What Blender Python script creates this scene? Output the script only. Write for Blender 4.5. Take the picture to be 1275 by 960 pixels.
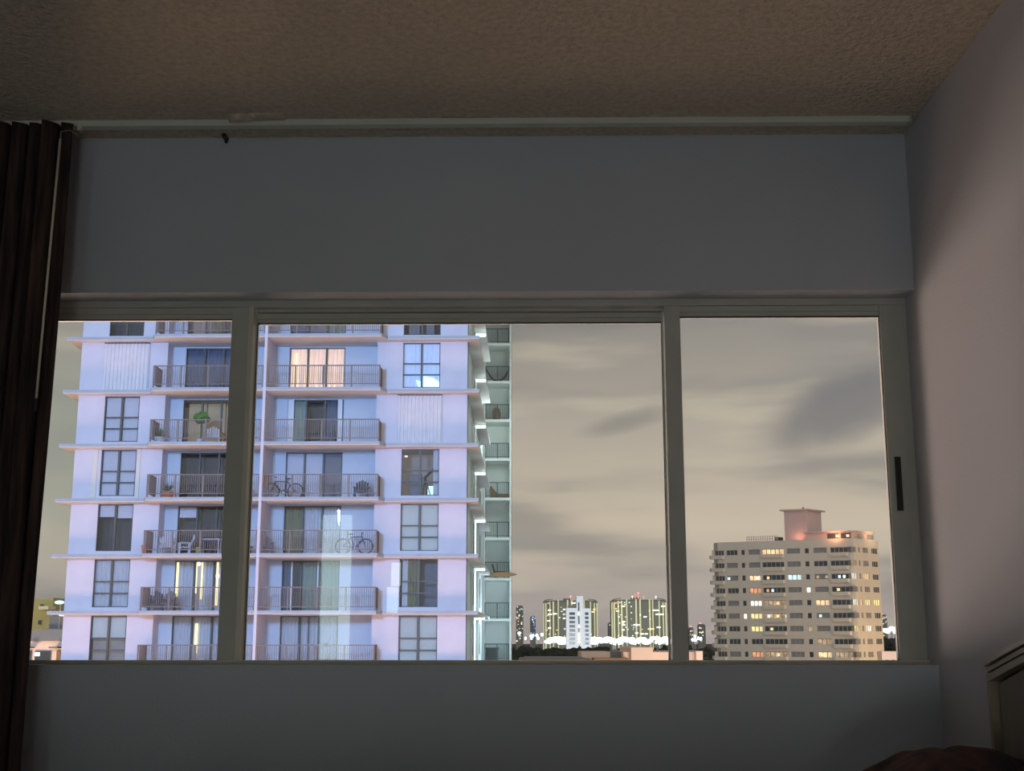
import bpy, math, random
from mathutils import Vector, Matrix, noise
for o in list(bpy.data.objects): bpy.data.objects.remove(o)
R = math.radians
S = bpy.context.scene
COL = S.collection
# ------------------------------------------------------------ camera
FPX, PITCH, YAW, EYE = 1566.0, R(11.37), R(0.82), 1.0
cam_d = bpy.data.cameras.new('camera'); cam = bpy.data.objects.new('camera', cam_d); COL.objects.link(cam)
cam_d.sensor_fit = 'HORIZONTAL'; cam_d.sensor_width = 36; cam_d.lens = FPX/1275*36
cam_d.clip_start = 0.05; cam_d.clip_end = 6000
cam.location = (0, 0, EYE); cam.rotation_euler = (R(90)+PITCH, 0, YAW)
S.camera = cam
S.view_settings.view_transform = 'Standard'; S.view_settings.look = 'None'
S.view_settings.exposure = 0.0; S.view_settings.gamma = 1.0
try: S.view_settings.use_curve_mapping = False
except Exception: pass
# ------------------------------------------------------------ sky
W = bpy.data.worlds.new('night_sky'); S.world = W; W.use_nodes = True
nt = W.node_tree; nt.nodes.clear()
def N(t, **k):
    n = nt.nodes.new(t)
    for a, b in k.items(): setattr(n, a, b)
    return n
def Lk(a, b): nt.links.new(a, b)
tc = N('ShaderNodeTexCoord'); sep = N('ShaderNodeSeparateXYZ'); Lk(tc.outputs['Generated'], sep.inputs[0])
ramp = N('ShaderNodeValToRGB'); Lk(sep.outputs['Z'], ramp.inputs[0])
cr = ramp.color_ramp
stops = [(0.0, (.40, .345, .33)), (.03, (.44, .385, .35)), (.085, (.62, .525, .41)), (.14, (.51, .445, .365)), (.20, (.38, .345, .30)), (.28, (.26, .245, .23)), (1.0, (.22, .215, .21))]
cr.elements[0].position = stops[0][0]; cr.elements[0].color = (*stops[0][1], 1)
cr.elements[1].position = stops[-1][0]; cr.elements[1].color = (*stops[-1][1], 1)
for p_, c_ in stops[1:-1]:
    e = cr.elements.new(p_); e.color = (*c_, 1)
def cloud(scale, rot, sc3, lo, hi, detail=4):
    mp = N('ShaderNodeMapping'); mp.inputs['Rotation'].default_value = rot; mp.inputs['Scale'].default_value = sc3
    Lk(tc.outputs['Generated'], mp.inputs[0])
    nz = N('ShaderNodeTexNoise'); nz.inputs['Scale'].default_value = scale; nz.inputs['Detail'].default_value = detail
    nz.inputs['Roughness'].default_value = .45
    Lk(mp.outputs[0], nz.inputs['Vector'])
    mr = N('ShaderNodeMapRange'); mr.interpolation_type = 'SMOOTHSTEP'
    mr.inputs['From Min'].default_value = lo; mr.inputs['From Max'].default_value = hi
    Lk(nz.outputs['Fac'], mr.inputs['Value']); return mr.outputs[0]
def mixc(a, fac, colr, mode='MIX', fs=1.0):
    m = N('ShaderNodeMixRGB', blend_type=mode)
    mm = N('ShaderNodeMath', operation='MULTIPLY'); mm.inputs[1].default_value = fs
    Lk(fac, mm.inputs[0]); Lk(mm.outputs[0], m.inputs['Fac']); Lk(a, m.inputs['Color1']); m.inputs['Color2'].default_value = (*colr, 1)
    return m.outputs[0]
c = mixc(ramp.outputs[0], cloud(3.2, (0, R(9), 0), (1, 1, 5.5), .46, .64), (.21, .215, .215), fs=.62)
c = mixc(c, cloud(7.0, (0, R(-6), 0), (1, 1, 6), .50, .72), (.62, .55, .42), fs=.45)
# heavier blue-grey cloud banks, by direction
def bank(px, pz, rx, rz, tilt, colr, fs, src):
    d = []
    for op, v in (('X', px), ('Z', pz)):
        m = N('ShaderNodeMath', operation='SUBTRACT'); Lk(sep.outputs[op], m.inputs[0]); m.inputs[1].default_value = v; d.append(m.outputs[0])
    def lin(a, ka, b, kb):
        m1 = N('ShaderNodeMath', operation='MULTIPLY'); Lk(a, m1.inputs[0]); m1.inputs[1].default_value = ka
        m2 = N('ShaderNodeMath', operation='MULTIPLY_ADD'); Lk(b, m2.inputs[0]); m2.inputs[1].default_value = kb; Lk(m1.outputs[0], m2.inputs[2])
        m3 = N('ShaderNodeMath', operation='POWER'); 
        m4 = N('ShaderNodeMath', operation='ABSOLUTE'); Lk(m2.outputs[0], m4.inputs[0]); Lk(m4.outputs[0], m3.inputs[0]); m3.inputs[1].default_value = 2
        return m3.outputs[0]
    ct, st = math.cos(tilt), math.sin(tilt)
    a = lin(d[0], ct/rx, d[1], st/rx); b = lin(d[0], -st/rz, d[1], ct/rz)
    s = N('ShaderNodeMath', operation='ADD'); Lk(a, s.inputs[0]); Lk(b, s.inputs[1])
    nz = N('ShaderNodeTexNoise'); nz.inputs['Scale'].default_value = 14; Lk(tc.outputs['Generated'], nz.inputs['Vector'])
    s2 = N('ShaderNodeMath', operation='MULTIPLY_ADD'); Lk(nz.outputs['Fac'], s2.inputs[0]); s2.inputs[1].default_value = 1.3; Lk(s.outputs[0], s2.inputs[2])
    mr = N('ShaderNodeMapRange'); mr.interpolation_type = 'SMOOTHSTEP'
    mr.inputs['From Min'].default_value = 1.7; mr.inputs['From Max'].default_value = .5
    Lk(s2.outputs[0], mr.inputs['Value'])
    return mixc(src, mr.outputs[0], colr, fs=fs)
c = bank(.245, .175, .085, .030, R(18), (.205, .20, .205), .85, c)
c = bank(.075, .168, .050, .011, R(14), (.24, .235, .215), .75, c)
c = bank(-.38, .14, .14, .12, 0, (.33, .35, .30), .8, c)
bg = N('ShaderNodeBackground'); Lk(c, bg.inputs['Color']); bg.inputs['Strength'].default_value = 1.0
wo = N('ShaderNodeOutputWorld'); Lk(bg.outputs[0], wo.inputs[0])
# ------------------------------------------------------------ lights
def light(name, kind, loc, target, energy, colr, **k):
    d = bpy.data.lights.new(name, kind); d.energy = energy; d.color = colr
    for a, b in k.items(): setattr(d, a, b)
    o = bpy.data.objects.new(name, d); COL.objects.link(o); o.location = loc
    if target is not None:
        o.rotation_euler = (Vector(target)-Vector(loc)).to_track_quat('-Z', 'Y').to_euler()
    return o
light('front_fill_sun', 'SUN', (0, -50, 40), (-14, 62, 4), .75, (.88, .94, 1.0), angle=R(70))  # added broad cool fill from behind the camera
light('tower_blue_fill', 'SPOT', (-16, 2, 13), (-13, 62, 8), 112000, (.22, .47, .93), spot_size=R(48), spot_blend=.5, shadow_soft_size=3.0)  # unseen blue spot added to tint the tower front
light('street_glow', 'AREA', (-13, 46, -18.5), (-13, 61, 10), 7200, (1.0, .55, .40), size=34, size_y=7, shape='RECTANGLE')
light('street_glow', 'AREA', (-9, 16, -13), (0, 3.2, 1.8), 4600, (1.0, .66, .48), size=9)
light('street_glow', 'AREA', (-13, 23, -4), (0, 3.2, 1.8), 3600, (1.0, .76, .64), size=9)
light('city_flood_fill', 'AREA', (34, 860, -8), (36, 950, 8), 60000, (.85, .93, 1.0), size=30)  # added unseen light that brightens the white stepped building
light('city_flood_fill', 'AREA', (90, 1420, 0), (95, 1650, 8), 330000, (.9, 1, .85), size=120)
light('street_glow', 'AREA', (90, 235, -15), (58, 262, 8), 15000, (1.0, .62, .32), size=20)
light('street_glow', 'AREA', (-46, 60, -16), (-44, 88, 0), 9000, (1.0, .75, .45), size=8)  # added with the next two to brighten the low outlying buildings
light('street_glow', 'AREA', (22, 115, -12), (22, 150, -4), 9000, (1.0, .82, .68), size=14)
light('street_glow', 'AREA', (48, 130, -12), (48, 160, -4), 3500, (1.0, .82, .68), size=10)
light('room_fill', 'AREA', (-.25, -1.6, .42), (-.1, 1.0, 2.4), 11.5, (1.0, .95, .95), size=.5)  # added soft fill behind the camera, no fixture

# ------------------------------------------------------------ materials
def mat(name, colr, rough=.7, metal=0.0, emit=None, es=1.0, var=.0, vs=3.0, vcol=None, bump=0.0, bs=40.0, spec=.5, stretch=(1, 1, 1), detail=4):
    m = bpy.data.materials.new(name); m.use_nodes = True
    t = m.node_tree; b = t.nodes['Principled BSDF']
    b.inputs['Base Color'].default_value = (*colr, 1); b.inputs['Roughness'].default_value = rough
    b.inputs['Metallic'].default_value = metal; b.inputs['Specular IOR Level'].default_value = spec
    if var or bump:
        tcn = t.nodes.new('ShaderNodeTexCoord'); mp = t.nodes.new('ShaderNodeMapping'); mp.inputs['Scale'].default_value = stretch
        t.links.new(tcn.outputs['Object'], mp.inputs[0])
    if var:
        nz = t.nodes.new('ShaderNodeTexNoise'); nz.inputs['Scale'].default_value = vs; nz.inputs['Detail'].default_value = detail
        t.links.new(mp.outputs[0], nz.inputs['Vector'])
        mr = t.nodes.new('ShaderNodeMapRange'); mr.inputs['From Min'].default_value = .38; mr.inputs['From Max'].default_value = .68
        t.links.new(nz.outputs['Fac'], mr.inputs['Value'])
        mx = t.nodes.new('ShaderNodeMixRGB'); mx.inputs['Color1'].default_value = (*colr, 1)
        mx.inputs['Color2'].default_value = (*(vcol or tuple(x*.7 for x in colr)), 1)
        mu = t.nodes.new('ShaderNodeMath'); mu.operation = 'MULTIPLY'; mu.inputs[1].default_value = var
        t.links.new(mr.outputs[0], mu.inputs[0]); t.links.new(mu.outputs[0], mx.inputs['Fac'])
        t.links.new(mx.outputs[0], b.inputs['Base Color'])
        if emit: t.links.new(mx.outputs[0], b.inputs['Emission Color'])
    if bump:
        n2 = t.nodes.new('ShaderNodeTexNoise'); n2.inputs['Scale'].default_value = bs; n2.inputs['Detail'].default_value = 3
        t.links.new(mp.outputs[0], n2.inputs['Vector'])
        bp = t.nodes.new('ShaderNodeBump'); bp.inputs['Strength'].default_value = bump; bp.inputs['Distance'].default_value = .02
        t.links.new(n2.outputs['Fac'], bp.inputs['Height']); t.links.new(bp.outputs[0], b.inputs['Normal'])
    if emit:
        if not var: b.inputs['Emission Color'].default_value = (*emit, 1)
        b.inputs['Emission Strength'].default_value = es
    return m
def glass_mat(name, tint=(1, 1, 1), refl=1.0, rough=.0):
    m = bpy.data.materials.new(name); m.use_nodes = True; t = m.node_tree; t.nodes.clear()
    tr = t.nodes.new('ShaderNodeBsdfTransparent'); tr.inputs[0].default_value = (*tint, 1)
    gl = t.nodes.new('ShaderNodeBsdfGlossy'); gl.inputs['Roughness'].default_value = rough
    fr = t.nodes.new('ShaderNodeFresnel'); fr.inputs['IOR'].default_value = 1.5
    mu = t.nodes.new('ShaderNodeMath'); mu.operation = 'MULTIPLY'; mu.inputs[1].default_value = refl
    mx = t.nodes.new('ShaderNodeMixShader'); ou = t.nodes.new('ShaderNodeOutputMaterial')
    t.links.new(fr.outputs[0], mu.inputs[0]); t.links.new(mu.outputs[0], mx.inputs[0])
    t.links.new(tr.outputs[0], mx.inputs[1]); t.links.new(gl.outputs[0], mx.inputs[2]); t.links.new(mx.outputs[0], ou.inputs[0])
    return m
M = {}
M['wall'] = mat('blue_grey_wall_paint', (.50, .54, .59), .75, var=.25, vs=1.7, bump=.12, bs=160)
M['rwall'] = mat('pale_wall_paint', (.56, .56, .60), .75, var=.2, vs=1.3, bump=.1, bs=160)
M['ceil'] = mat('popcorn_ceiling', (.66, .58, .45), .95, var=.6, vs=60, vcol=(.46, .40, .31), bump=1.0, bs=65)
M['floor'] = mat('tan_carpet', (.25, .2, .16), 1, var=.4, vs=60)
M['alu'] = mat('grey_painted_aluminium', (.52, .53, .47), .45, var=.3, vs=9, spec=.4)
M['alu2'] = mat('light_window_track', (.66, .64, .54), .4, var=.3, vs=9)
M['gasket'] = mat('black_gasket', (.02, .02, .025), .6)
M['black'] = mat('black_plastic', (.012, .012, .013), .35)
M['screw'] = mat('screw_steel', (.4, .4, .38), .3, metal=.8)
M['rod'] = mat('white_curtain_track', (.62, .65, .58), .45, var=.15, vs=12)
M['wand'] = mat('cream_plastic_wand', (.72, .66, .52), .4)
M['curtain'] = mat('dark_woven_curtain', (.016, .010, .013), .9, var=1.0, vs=8, vcol=(.09, .05, .036), stretch=(9, 1, .5), bump=.4, bs=120)
M['headb'] = mat('olive_brown_headboard', (.17, .14, .095), .5, var=.4, vs=6, stretch=(1, 4, 1))
M['headm'] = mat('headboard_moulding', (.32, .26, .18), .45, var=.3, vs=8)
M['quilt'] = mat('dark_floral_comforter', (.012, .009, .012), .95, var=1.0, vs=11, vcol=(.17, .07, .04), detail=2)
M['sheet'] = mat('mattress_ticking', (.4, .38, .35), .9)
M['glass'] = glass_mat('window_glass', (.985, .99, .985), .9)
M['tglass'] = glass_mat('tower_glass', (.97, .975, .98), .8)
# tower
M['tw'] = mat('tower_white_stucco', (.66, .63, .72), .85, var=.45, vs=.9, vcol=(.55, .52, .60), bump=.1, bs=8)
M['tw2'] = mat('tower_recess_stucco', (.60, .62, .70), .85, var=.4, vs=.7, vcol=(.48, .50, .60))
M['tslab'] = mat('tower_slab_concrete', (.70, .66, .66), .85, var=.4, vs=1.2, vcol=(.58, .52, .50))
M['tside'] = mat('tower_side_stucco', (.68, .74, .72), .85, var=.2, vs=.5)
M['trim'] = mat('bronze_window_frame', (.10, .085, .075), .5)
M['white'] = mat('white_trim', (.75, .75, .78), .6)
M['rail'] = mat('brown_grey_railing', (.22, .165, .15), .6)
M['rail2'] = mat('dark_green_railing', (.07, .09, .095), .6)
M['shut'] = mat('corrugated_shutter', (.72, .68, .72), .6, var=.2, vs=2)
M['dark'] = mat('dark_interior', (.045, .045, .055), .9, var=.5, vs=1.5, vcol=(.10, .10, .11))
M['blue_dark'] = mat('blue_grey_drape', (.13, .16, .24), .9, var=.4, vs=2, stretch=(3, 1, .3))
M['blind'] = mat('pale_roller_blind', (.64, .60, .68), .8, var=.15, vs=2)
M['cream'] = mat('cream_blind', (.70, .66, .62), .8, var=.15, vs=2)
M['drape'] = mat('lavender_drape', (.62, .60, .66), .9, var=.4, vs=2.5, stretch=(3, 1, .3), vcol=(.48, .44, .46))
M['grey'] = mat('grey_insect_screen', (.22, .21, .25), .9)
M['olive'] = mat('olive_drape', (.24, .22, .13), .9, var=.4, vs=3, stretch=(3, 1, .3))
M['green'] = mat('sage_drape', (.30, .36, .30), .9)
M['warmlit'] = mat('lamp_lit_drape', (.95, .66, .48), .9, var=.8, vs=3.2, stretch=(4, 1, .15), vcol=(.55, .42, .42), emit=(1, 1, 1), es=.65)
M['coollit'] = mat('screen_lit_drape', (.42, .52, .75), .9, var=.5, vs=2, stretch=(4, 1, .2), vcol=(.34, .40, .62), emit=(1, 1, 1), es=.55)
M['cyanlit'] = mat('television_light', (.5, .95, 1), .9, emit=(.55, .97, 1.0), es=1.5)
M['yellowlit'] = mat('bright_lamp_gap', (1, .85, .4), .9, emit=(1, .86, .42), es=1.3)
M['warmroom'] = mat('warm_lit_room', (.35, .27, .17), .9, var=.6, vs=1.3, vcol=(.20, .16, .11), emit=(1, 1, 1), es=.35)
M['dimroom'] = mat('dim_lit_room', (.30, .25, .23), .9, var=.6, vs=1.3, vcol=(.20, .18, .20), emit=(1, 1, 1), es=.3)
M['tube'] = mat('fluorescent_tube', (.8, 1, .95), .5, emit=(.72, 1, .93), es=2.2)
M['dark_strip'] = mat('dark_blue_grey', (.10, .12, .15), .7)
def emi(name, c_, s, v=0): return mat(name, c_, .6, emit=c_, es=s, var=v, vs=.9, vcol=(c_[0]*.45, c_[1]*.38, c_[2]*.33), detail=3)
M['e_warm'] = emi('warm_lit_window', (1, .72, .42), 1.05, .8)
M['e_white'] = emi('white_lit_window', (1, .97, .85), 1.25, .5)
M['e_cool'] = emi('cool_lit_window', (.65, .9, 1), 1.1, .6)
M['e_yel'] = emi('yellow_lit_window', (1, .85, .4), 1.05, .8)
M['e_tan'] = emi('dim_tan_window', (.55, .40, .26), .8, 1.0)
M['e_org'] = emi('orange_lit_window', (.95, .42, .2), .85, .9)
M['e_red'] = emi('red_beacon', (1, .25, .28), 1.6)
M['e_flood'] = emi('flood_lamp', (.82, 1, 1), 2.5)
M['cwall'] = mat('condo_beige_concrete', (.63, .58, .49), .85, var=.2, vs=.2)
M['cglass'] = mat('condo_dark_glass', (.05, .06, .065), .25)
M['cglass2'] = mat('condo_grey_shade', (.26, .25, .24), .6)
M['cframe'] = mat('condo_frame', (.30, .29, .28), .6)
M['cpink'] = mat('pink_penthouse_stucco', (.60, .45, .41), .85)
M['hz_pale'] = mat('far_pale_concrete', (.95, .88, .60), .9)
M['hz_mid'] = mat('far_grey_bays', (.24, .23, .21), .9)
M['hz_dark'] = mat('far_dark_crown', (.16, .15, .15), .9)
M['hz_white'] = mat('far_white_concrete', (.88, .89, .93), .9)
M['tree'] = mat('night_foliage', (.028, .035, .022), 1, var=.6, vs=.2, vcol=(.06, .05, .035))
M['bark'] = mat('bark', (.05, .04, .03), 1)
M['ground'] = mat('dark_city_ground', (.045, .042, .045), 1, var=.6, vs=.02, vcol=(.09, .075, .06))
M['peach'] = mat('peach_stucco', (.95, .70, .56), .9, var=.15, vs=.3, emit=None)
M['yellow'] = mat('yellow_stucco', (.58, .50, .20), .9, var=.15, vs=.3)
M['roofg'] = mat('grey_flat_roof', (.25, .25, .26), .9, var=.3, vs=.4)
M['leaf'] = mat('balcony_plant_leaf', (.10, .20, .05), .8, var=.4, vs=20)
M['terra'] = mat('terracotta', (.60, .20, .10), .8)
M['wood'] = mat('weathered_wood', (.30, .17, .08), .8)
M['bike'] = mat('dark_bicycle_paint', (.03, .04, .07), .4)
M['bikeb'] = mat('blue_bicycle_paint', (.06, .09, .25), .4)
M['chairw'] = mat('white_resin', (.62, .62, .72), .6)
M['cloth'] = mat('hammock_cloth', (.14, .10, .09), .9)
M['ypot'] = mat('ochre_glaze', (.50, .40, .12), .7)
M['shade'] = mat('glowing_lampshade', (.85, .95, .85), .8, emit=(.7, 1, .92), es=4.5)
M['brass'] = mat('brass', (.5, .38, .18), .35, metal=.8)

# ------------------------------------------------------------ mesh helpers
ORG = {}
class MB:
    def __init__(s): s.v = []; s.f = []; s.sm = False
    def add(s, vs, fs):
        n = len(s.v); s.v += [tuple(x) for x in vs]; s.f += [tuple(i+n for i in f) for f in fs]; return s
    def box(s, x0, x1, y0, y1, z0, z1, b=0.0):
        v = [(x0, y0, z0), (x1, y0, z0), (x1, y1, z0), (x0, y1, z0), (x0, y0, z1), (x1, y0, z1), (x1, y1, z1), (x0, y1, z1)]
        return s.add(v, [(0, 3, 2, 1), (4, 5, 6, 7), (0, 1, 5, 4), (1, 2, 6, 5), (2, 3, 7, 6), (3, 0, 4, 7)])
    def prism(s, poly, z0, z1):
        n = len(poly)
        a = sum(poly[i][0]*poly[(i+1) % n][1]-poly[(i+1) % n][0]*poly[i][1] for i in range(n))
        if a < 0: poly = poly[::-1]
        v = [(x, y, z0) for x, y in poly]+[(x, y, z1) for x, y in poly]
        return s.add(v, [tuple(range(n))[::-1], tuple(range(n, 2*n))]+[(i, (i+1) % n, n+(i+1) % n, n+i) for i in range(n)])
    def tube(s, pts, r, n=6, cap=True, rs=None):
        pts = [Vector(p) for p in pts]; vs = []; up = Vector((0, 0, 1))
        prev = None
        for i, p in enumerate(pts):
            d = (pts[min(i+1, len(pts)-1)]-pts[max(i-1, 0)])
            if d.length < 1e-9: d = Vector((0, 0, 1))
            d.normalize()
            a = d.cross(up if abs(d.z) < .95 else Vector((1, 0, 0))).normalized()
            if prev is not None:
                a = (prev-d*prev.dot(d)); a = a.normalized() if a.length > 1e-6 else d.orthogonal().normalized()
            prev = a; b = d.cross(a); rr = rs[i] if rs else r
            for k in range(n):
                t = 2*math.pi*k/n; vs.append(p+a*math.cos(t)*rr+b*math.sin(t)*rr)
        fs = []
        for i in range(len(pts)-1):
            for k in range(n):
                fs.append((i*n+k, i*n+(k+1) % n, (i+1)*n+(k+1) % n, (i+1)*n+k))
        if cap: fs += [tuple(range(n))[::-1], tuple(range((len(pts)-1)*n, len(pts)*n))]
        return s.add(vs, fs)
    def lathe(s, c_, prof, n=16):
        vs = []; fs = []
        for r, z in prof:
            for k in range(n):
                t = 2*math.pi*k/n; vs.append((c_[0]+r*math.cos(t), c_[1]+r*math.sin(t), c_[2]+z))
        for i in range(len(prof)-1):
            for k in range(n): fs.append((i*n+k, i*n+(k+1) % n, (i+1)*n+(k+1) % n, (i+1)*n+k))
        fs += [tuple(range(n))[::-1], tuple(range((len(prof)-1)*n, len(prof)*n))]
        return s.add(vs, fs)
    def ball(s, c_, rx, ry, rz, nu=10, nv=6, jit=0, seed=0):
        vs = [(c_[0], c_[1], c_[2]-rz)]; fs = []
        for j in range(1, nv):
            ph = -math.pi/2+math.pi*j/nv
            for i in range(nu):
                t = 2*math.pi*i/nu; d = Vector((math.cos(ph)*math.cos(t), math.cos(ph)*math.sin(t), math.sin(ph)))
                k = 1+(jit*noise.noise(d*2.2+Vector((seed, seed*.7, 0))) if jit else 0)
                vs.append((c_[0]+d.x*rx*k, c_[1]+d.y*ry*k, c_[2]+d.z*rz*k))
        vs.append((c_[0], c_[1], c_[2]+rz)); t_ = len(vs)-1
        for i in range(nu): fs.append((0, 1+(i+1) % nu, 1+i)); fs.append((t_, t_-nu+i, t_-nu+(i+1) % nu))
        for j in range(nv-2):
            for i in range(nu):
                a = 1+j*nu; fs.append((a+i, a+(i+1) % nu, a+nu+(i+1) % nu, a+nu+i))
        return s.add(vs, fs)
    def grid(s, fn, nu, nv):
        vs = [fn(i/nu, j/nv) for j in range(nv+1) for i in range(nu+1)]
        return s.add(vs, [(j*(nu+1)+i, j*(nu+1)+i+1, (j+1)*(nu+1)+i+1, (j+1)*(nu+1)+i) for j in range(nv) for i in range(nu)])
def put(name, mb, m, parent=None, label=None, cat=None, group=None, kind=None, smooth=False, xf=None, solid=0):
    vs = mb.v
    if xf: vs = [xf(*v) for v in vs]
    xs = [v[0] for v in vs]; ys = [v[1] for v in vs]; zs = [v[2] for v in vs]
    o3 = Vector(((min(xs)+max(xs))/2, (min(ys)+max(ys))/2, min(zs)))
    me = bpy.data.meshes.new(name); me.from_pydata([(x-o3.x, y-o3.y, z-o3.z) for x, y, z in vs], [], mb.f); me.update()
    me.materials.append(M[m] if isinstance(m, str) else m)
    if smooth:
        for p in me.polygons: p.use_smooth = True
    o = bpy.data.objects.new(name, me); COL.objects.link(o); ORG[o] = o3
    if parent is not None: o.parent = parent; o.location = o3-ORG[parent]
    else: o.location = o3
    if solid:
        md = o.modifiers.new('thickness', 'SOLIDIFY'); md.thickness = solid; md.offset = 0
    tag(o, label, cat, group, kind); return o
def tag(o, label=None, cat=None, group=None, kind=None):
    for k, v in (('label', label), ('category', cat), ('group', group), ('kind', kind)):
        if v: o[k] = v
def empty(name, loc, label=None, cat=None, group=None, kind=None):
    o = bpy.data.objects.new(name, None); o.empty_display_size = .2; COL.objects.link(o); o.location = loc; ORG[o] = Vector(loc)
    tag(o, label, cat, group, kind); return o
def B(*a): return MB().box(*a)
def at(px, py, Y):          # point at distance Y along the sight line of a photo pixel
    a = (px-637.5)/FPX; b = (480-py)/FPX
    fy = math.cos(PITCH)-b*math.sin(PITCH); z = math.sin(PITCH)+b*math.cos(PITCH)
    X = a*math.cos(YAW)-fy*math.sin(YAW); Yd = a*math.sin(YAW)+fy*math.cos(YAW)
    return Vector((X*Y/Yd, Y, EYE+z*Y/Yd))

# ============================================================ ROOM
WX = 1.01            # right wall
CZ = 2.331           # ceiling
FY = 3.20            # front (window) wall
H0, H1 = .935, 1.897 # window opening
XL = -2.3
fw = MB()
fw.box(XL, WX, FY, FY+.24, H1, CZ); fw.box(XL, WX, FY, FY+.24, 0, H0); fw.box(XL, -1.75, FY, FY+.24, H0, H1)
put('wall_front', fw, 'wall', kind='structure')
put('wall_right', B(WX, WX+.12, -2.4, FY+.24, 0, CZ), 'rwall', kind='structure')
put('wall_left', B(XL-.12, XL, -2.4, FY+.24, 0, CZ), 'wall', kind='structure')
put('wall_back', B(XL, WX, -2.52, -2.4, 0, CZ), 'wall', kind='structure')
put('floor', B(XL-.12, WX+.12, -2.52, FY+.24, -.12, 0), 'floor', kind='structure')
ceil = put('ceiling', B(XL-.12, WX+.12, -2.52, FY+.24, CZ, CZ+.12), 'ceil', kind='structure')
# lifted flake of ceiling texture above the track
a = at(281, 142, 3.02); b = at(350, 146, 3.02)
fl = MB().grid(lambda u, v: (a.x+(b.x-a.x)*u, 3.035+.045*v, CZ-.001-.014*math.sin(math.pi*min(1, .35+u*.65))*(1-u)*math.sin(math.pi*v)-.0005), 14, 6)
put('peeling_paint', fl, 'ceil', ceil, label='lifted flake of ceiling texture', smooth=True, solid=.004)
# window
win = empty('window_1', (-.35, FY+.08, H0), kind='structure')
WL = -1.75
def wp(name, mb, m, par=win, **k): return put(name, mb, m, par, **k)
Y0 = 3.28
h = MB(); h.box(WL, WX, Y0+.004, Y0+.10, H1-.018, H1); h.box(-.743, .364, Y0+.03, Y0+.10, H1-.026, H1-.018)
wp('head_frame', h, 'alu')
wp('sill_track', MB().box(WL, WX, Y0-.012, Y0+.12, H0, H0+.007).box(WL, WX, Y0-.012, Y0-.006, H0+.007, H0+.011), 'alu2', label='aluminium sill track')
wp('jamb', B(.986, WX, Y0+.006, Y0+.12, H0+.011, H1-.018), 'alu')
def sash(xa, xb, za, zb, yf, tw, bw, lw, rw, nm, step=True):
    s = MB()
    s.box(xa, xa+lw, yf, yf+.03, za, zb); s.box(xb-rw, xb, yf, yf+.03, za, zb)
    s.box(xa+lw, xb-rw, yf+.004, yf+.03, zb-tw*.55, zb)
    s.box(xa+lw, xb-rw, yf+.009, yf+.03, zb-tw, zb-tw*.55)
    s.box(xa+lw, xb-rw, yf+.004, yf+.03, za, za+bw)
    o = wp(nm, s, 'alu')
    g = MB(); g.box(xa+lw, xb-rw, yf+.006, yf+.012, zb-tw-.003, zb-tw); g.box(xa+lw, xa+lw+.0015, yf+.006, yf+.012, za+bw, zb-tw); g.box(xb-rw-.0015, xb-rw, yf+.006, yf+.012, za+bw, zb-tw)
    wp('gasket', g, 'gasket', o)
    wp('pane', B(xa+lw, xb-rw, yf+.013, yf+.018, za+bw, zb-tw), 'glass', o)
    return o
ZB = H0+.007
sash(-1.74, -.752, ZB, H1-.020, Y0, .031, .002, .05, .050, 'sliding_sash')
rs = sash(.362, .986, ZB, H1-.020, Y0, .028, .002, .041, .048, 'sliding_sash')
cs = sash(-.752, .362, ZB, H1-.028, Y0+.034, .026, .003, .010, .004, 'fixed_sash')
wp('meeting_stile', B(-.756, -.744, Y0-.002, Y0+.034, ZB, H1-.018), 'alu2', label='pale edge strip of the left mullion')
p0 = at(1121, 569, Y0); p1 = at(1126, 636, Y0)
hd = wp('pull_handle', B(.954, .969, Y0-.006, Y0, p1.z, p0.z), 'black', rs, label='black finger pull')
# curtain track
z_r = at(600, 152.5, 3.09).z
rod = empty('curtain_track', (0, 3.09, z_r-.012), 'long white curtain track fixed along the ceiling above the window', 'curtain track')
put('rail_bar', MB().box(-1.9, .985, 3.078, 3.104, z_r-.009, z_r+.012), 'rod', rod)
put('end_cap', B(.985, .992, 3.076, 3.106, z_r-.011, z_r+.014), 'alu', rod, label='end cap')
put('ceiling_clip', MB().box(-1.9, .985, 3.082, 3.100, z_r+.012, CZ+.001), 'dark_strip', rod)
pb = at(277, 159, 3.15)
put('bracket', MB().box(pb.x-.005, pb.x+.006, 3.165, 3.2, CZ-.010, CZ-.002).box(pb.x-.004, pb.x+.004, 3.194, 3.2, CZ-.016, CZ-.002), 'black', rod, label='small dark bracket')
# curtain
XE = at(84, 210, 3.06).x
def cur(u, v):
    x = -2.05+u*(XE+2.05); z = .02+v*(CZ-.02-.02)
    fr = 21*u; a_ = 2*math.pi*fr+.5*math.sin(3*fr)
    amp = .020+.010*math.sin(fr*2.3)
    return (x+.008*math.cos(a_*2)+(.012*(1-v)*math.sin(v*5+u*9)), 3.055+amp*math.sin(a_)-.02*(1-v), z)
ct = empty('curtain', (-1.6, 3.05, .02), 'dark patterned floor-length curtain gathered at the left of the window', 'curtain')
put('curtain_panel', MB().grid(cur, 300, 40), 'curtain', ct, smooth=True, solid=.002)
hd_ = MB()
for i in range(15):
    x = -2.0+i*(XE+2.03)/14.2; hd_.box(x-.004, x+.004, 3.07, 3.085, CZ-.030, CZ-.012)
put('hooks', hd_, 'wand', ct, kind='stuff')
wt = at(75, 173, 2.985); wb = at(45, 497, 2.985)
wd = empty('curtain_wand', (wt.x, 2.985, wb.z), 'thin cream draw wand hanging down the front of the dark curtain', 'curtain wand')
put('rod_shaft', MB().tube([wt, wb], .0032, 8), 'wand', wd, smooth=True)
put('wand_hook', MB().tube([wt, wt+Vector((0, 0, .02)), wt+Vector((.004, .05, .045)), wt+Vector((.004, .10, .05))], .0016, 6), 'screw', wd, label='metal hook')
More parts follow.
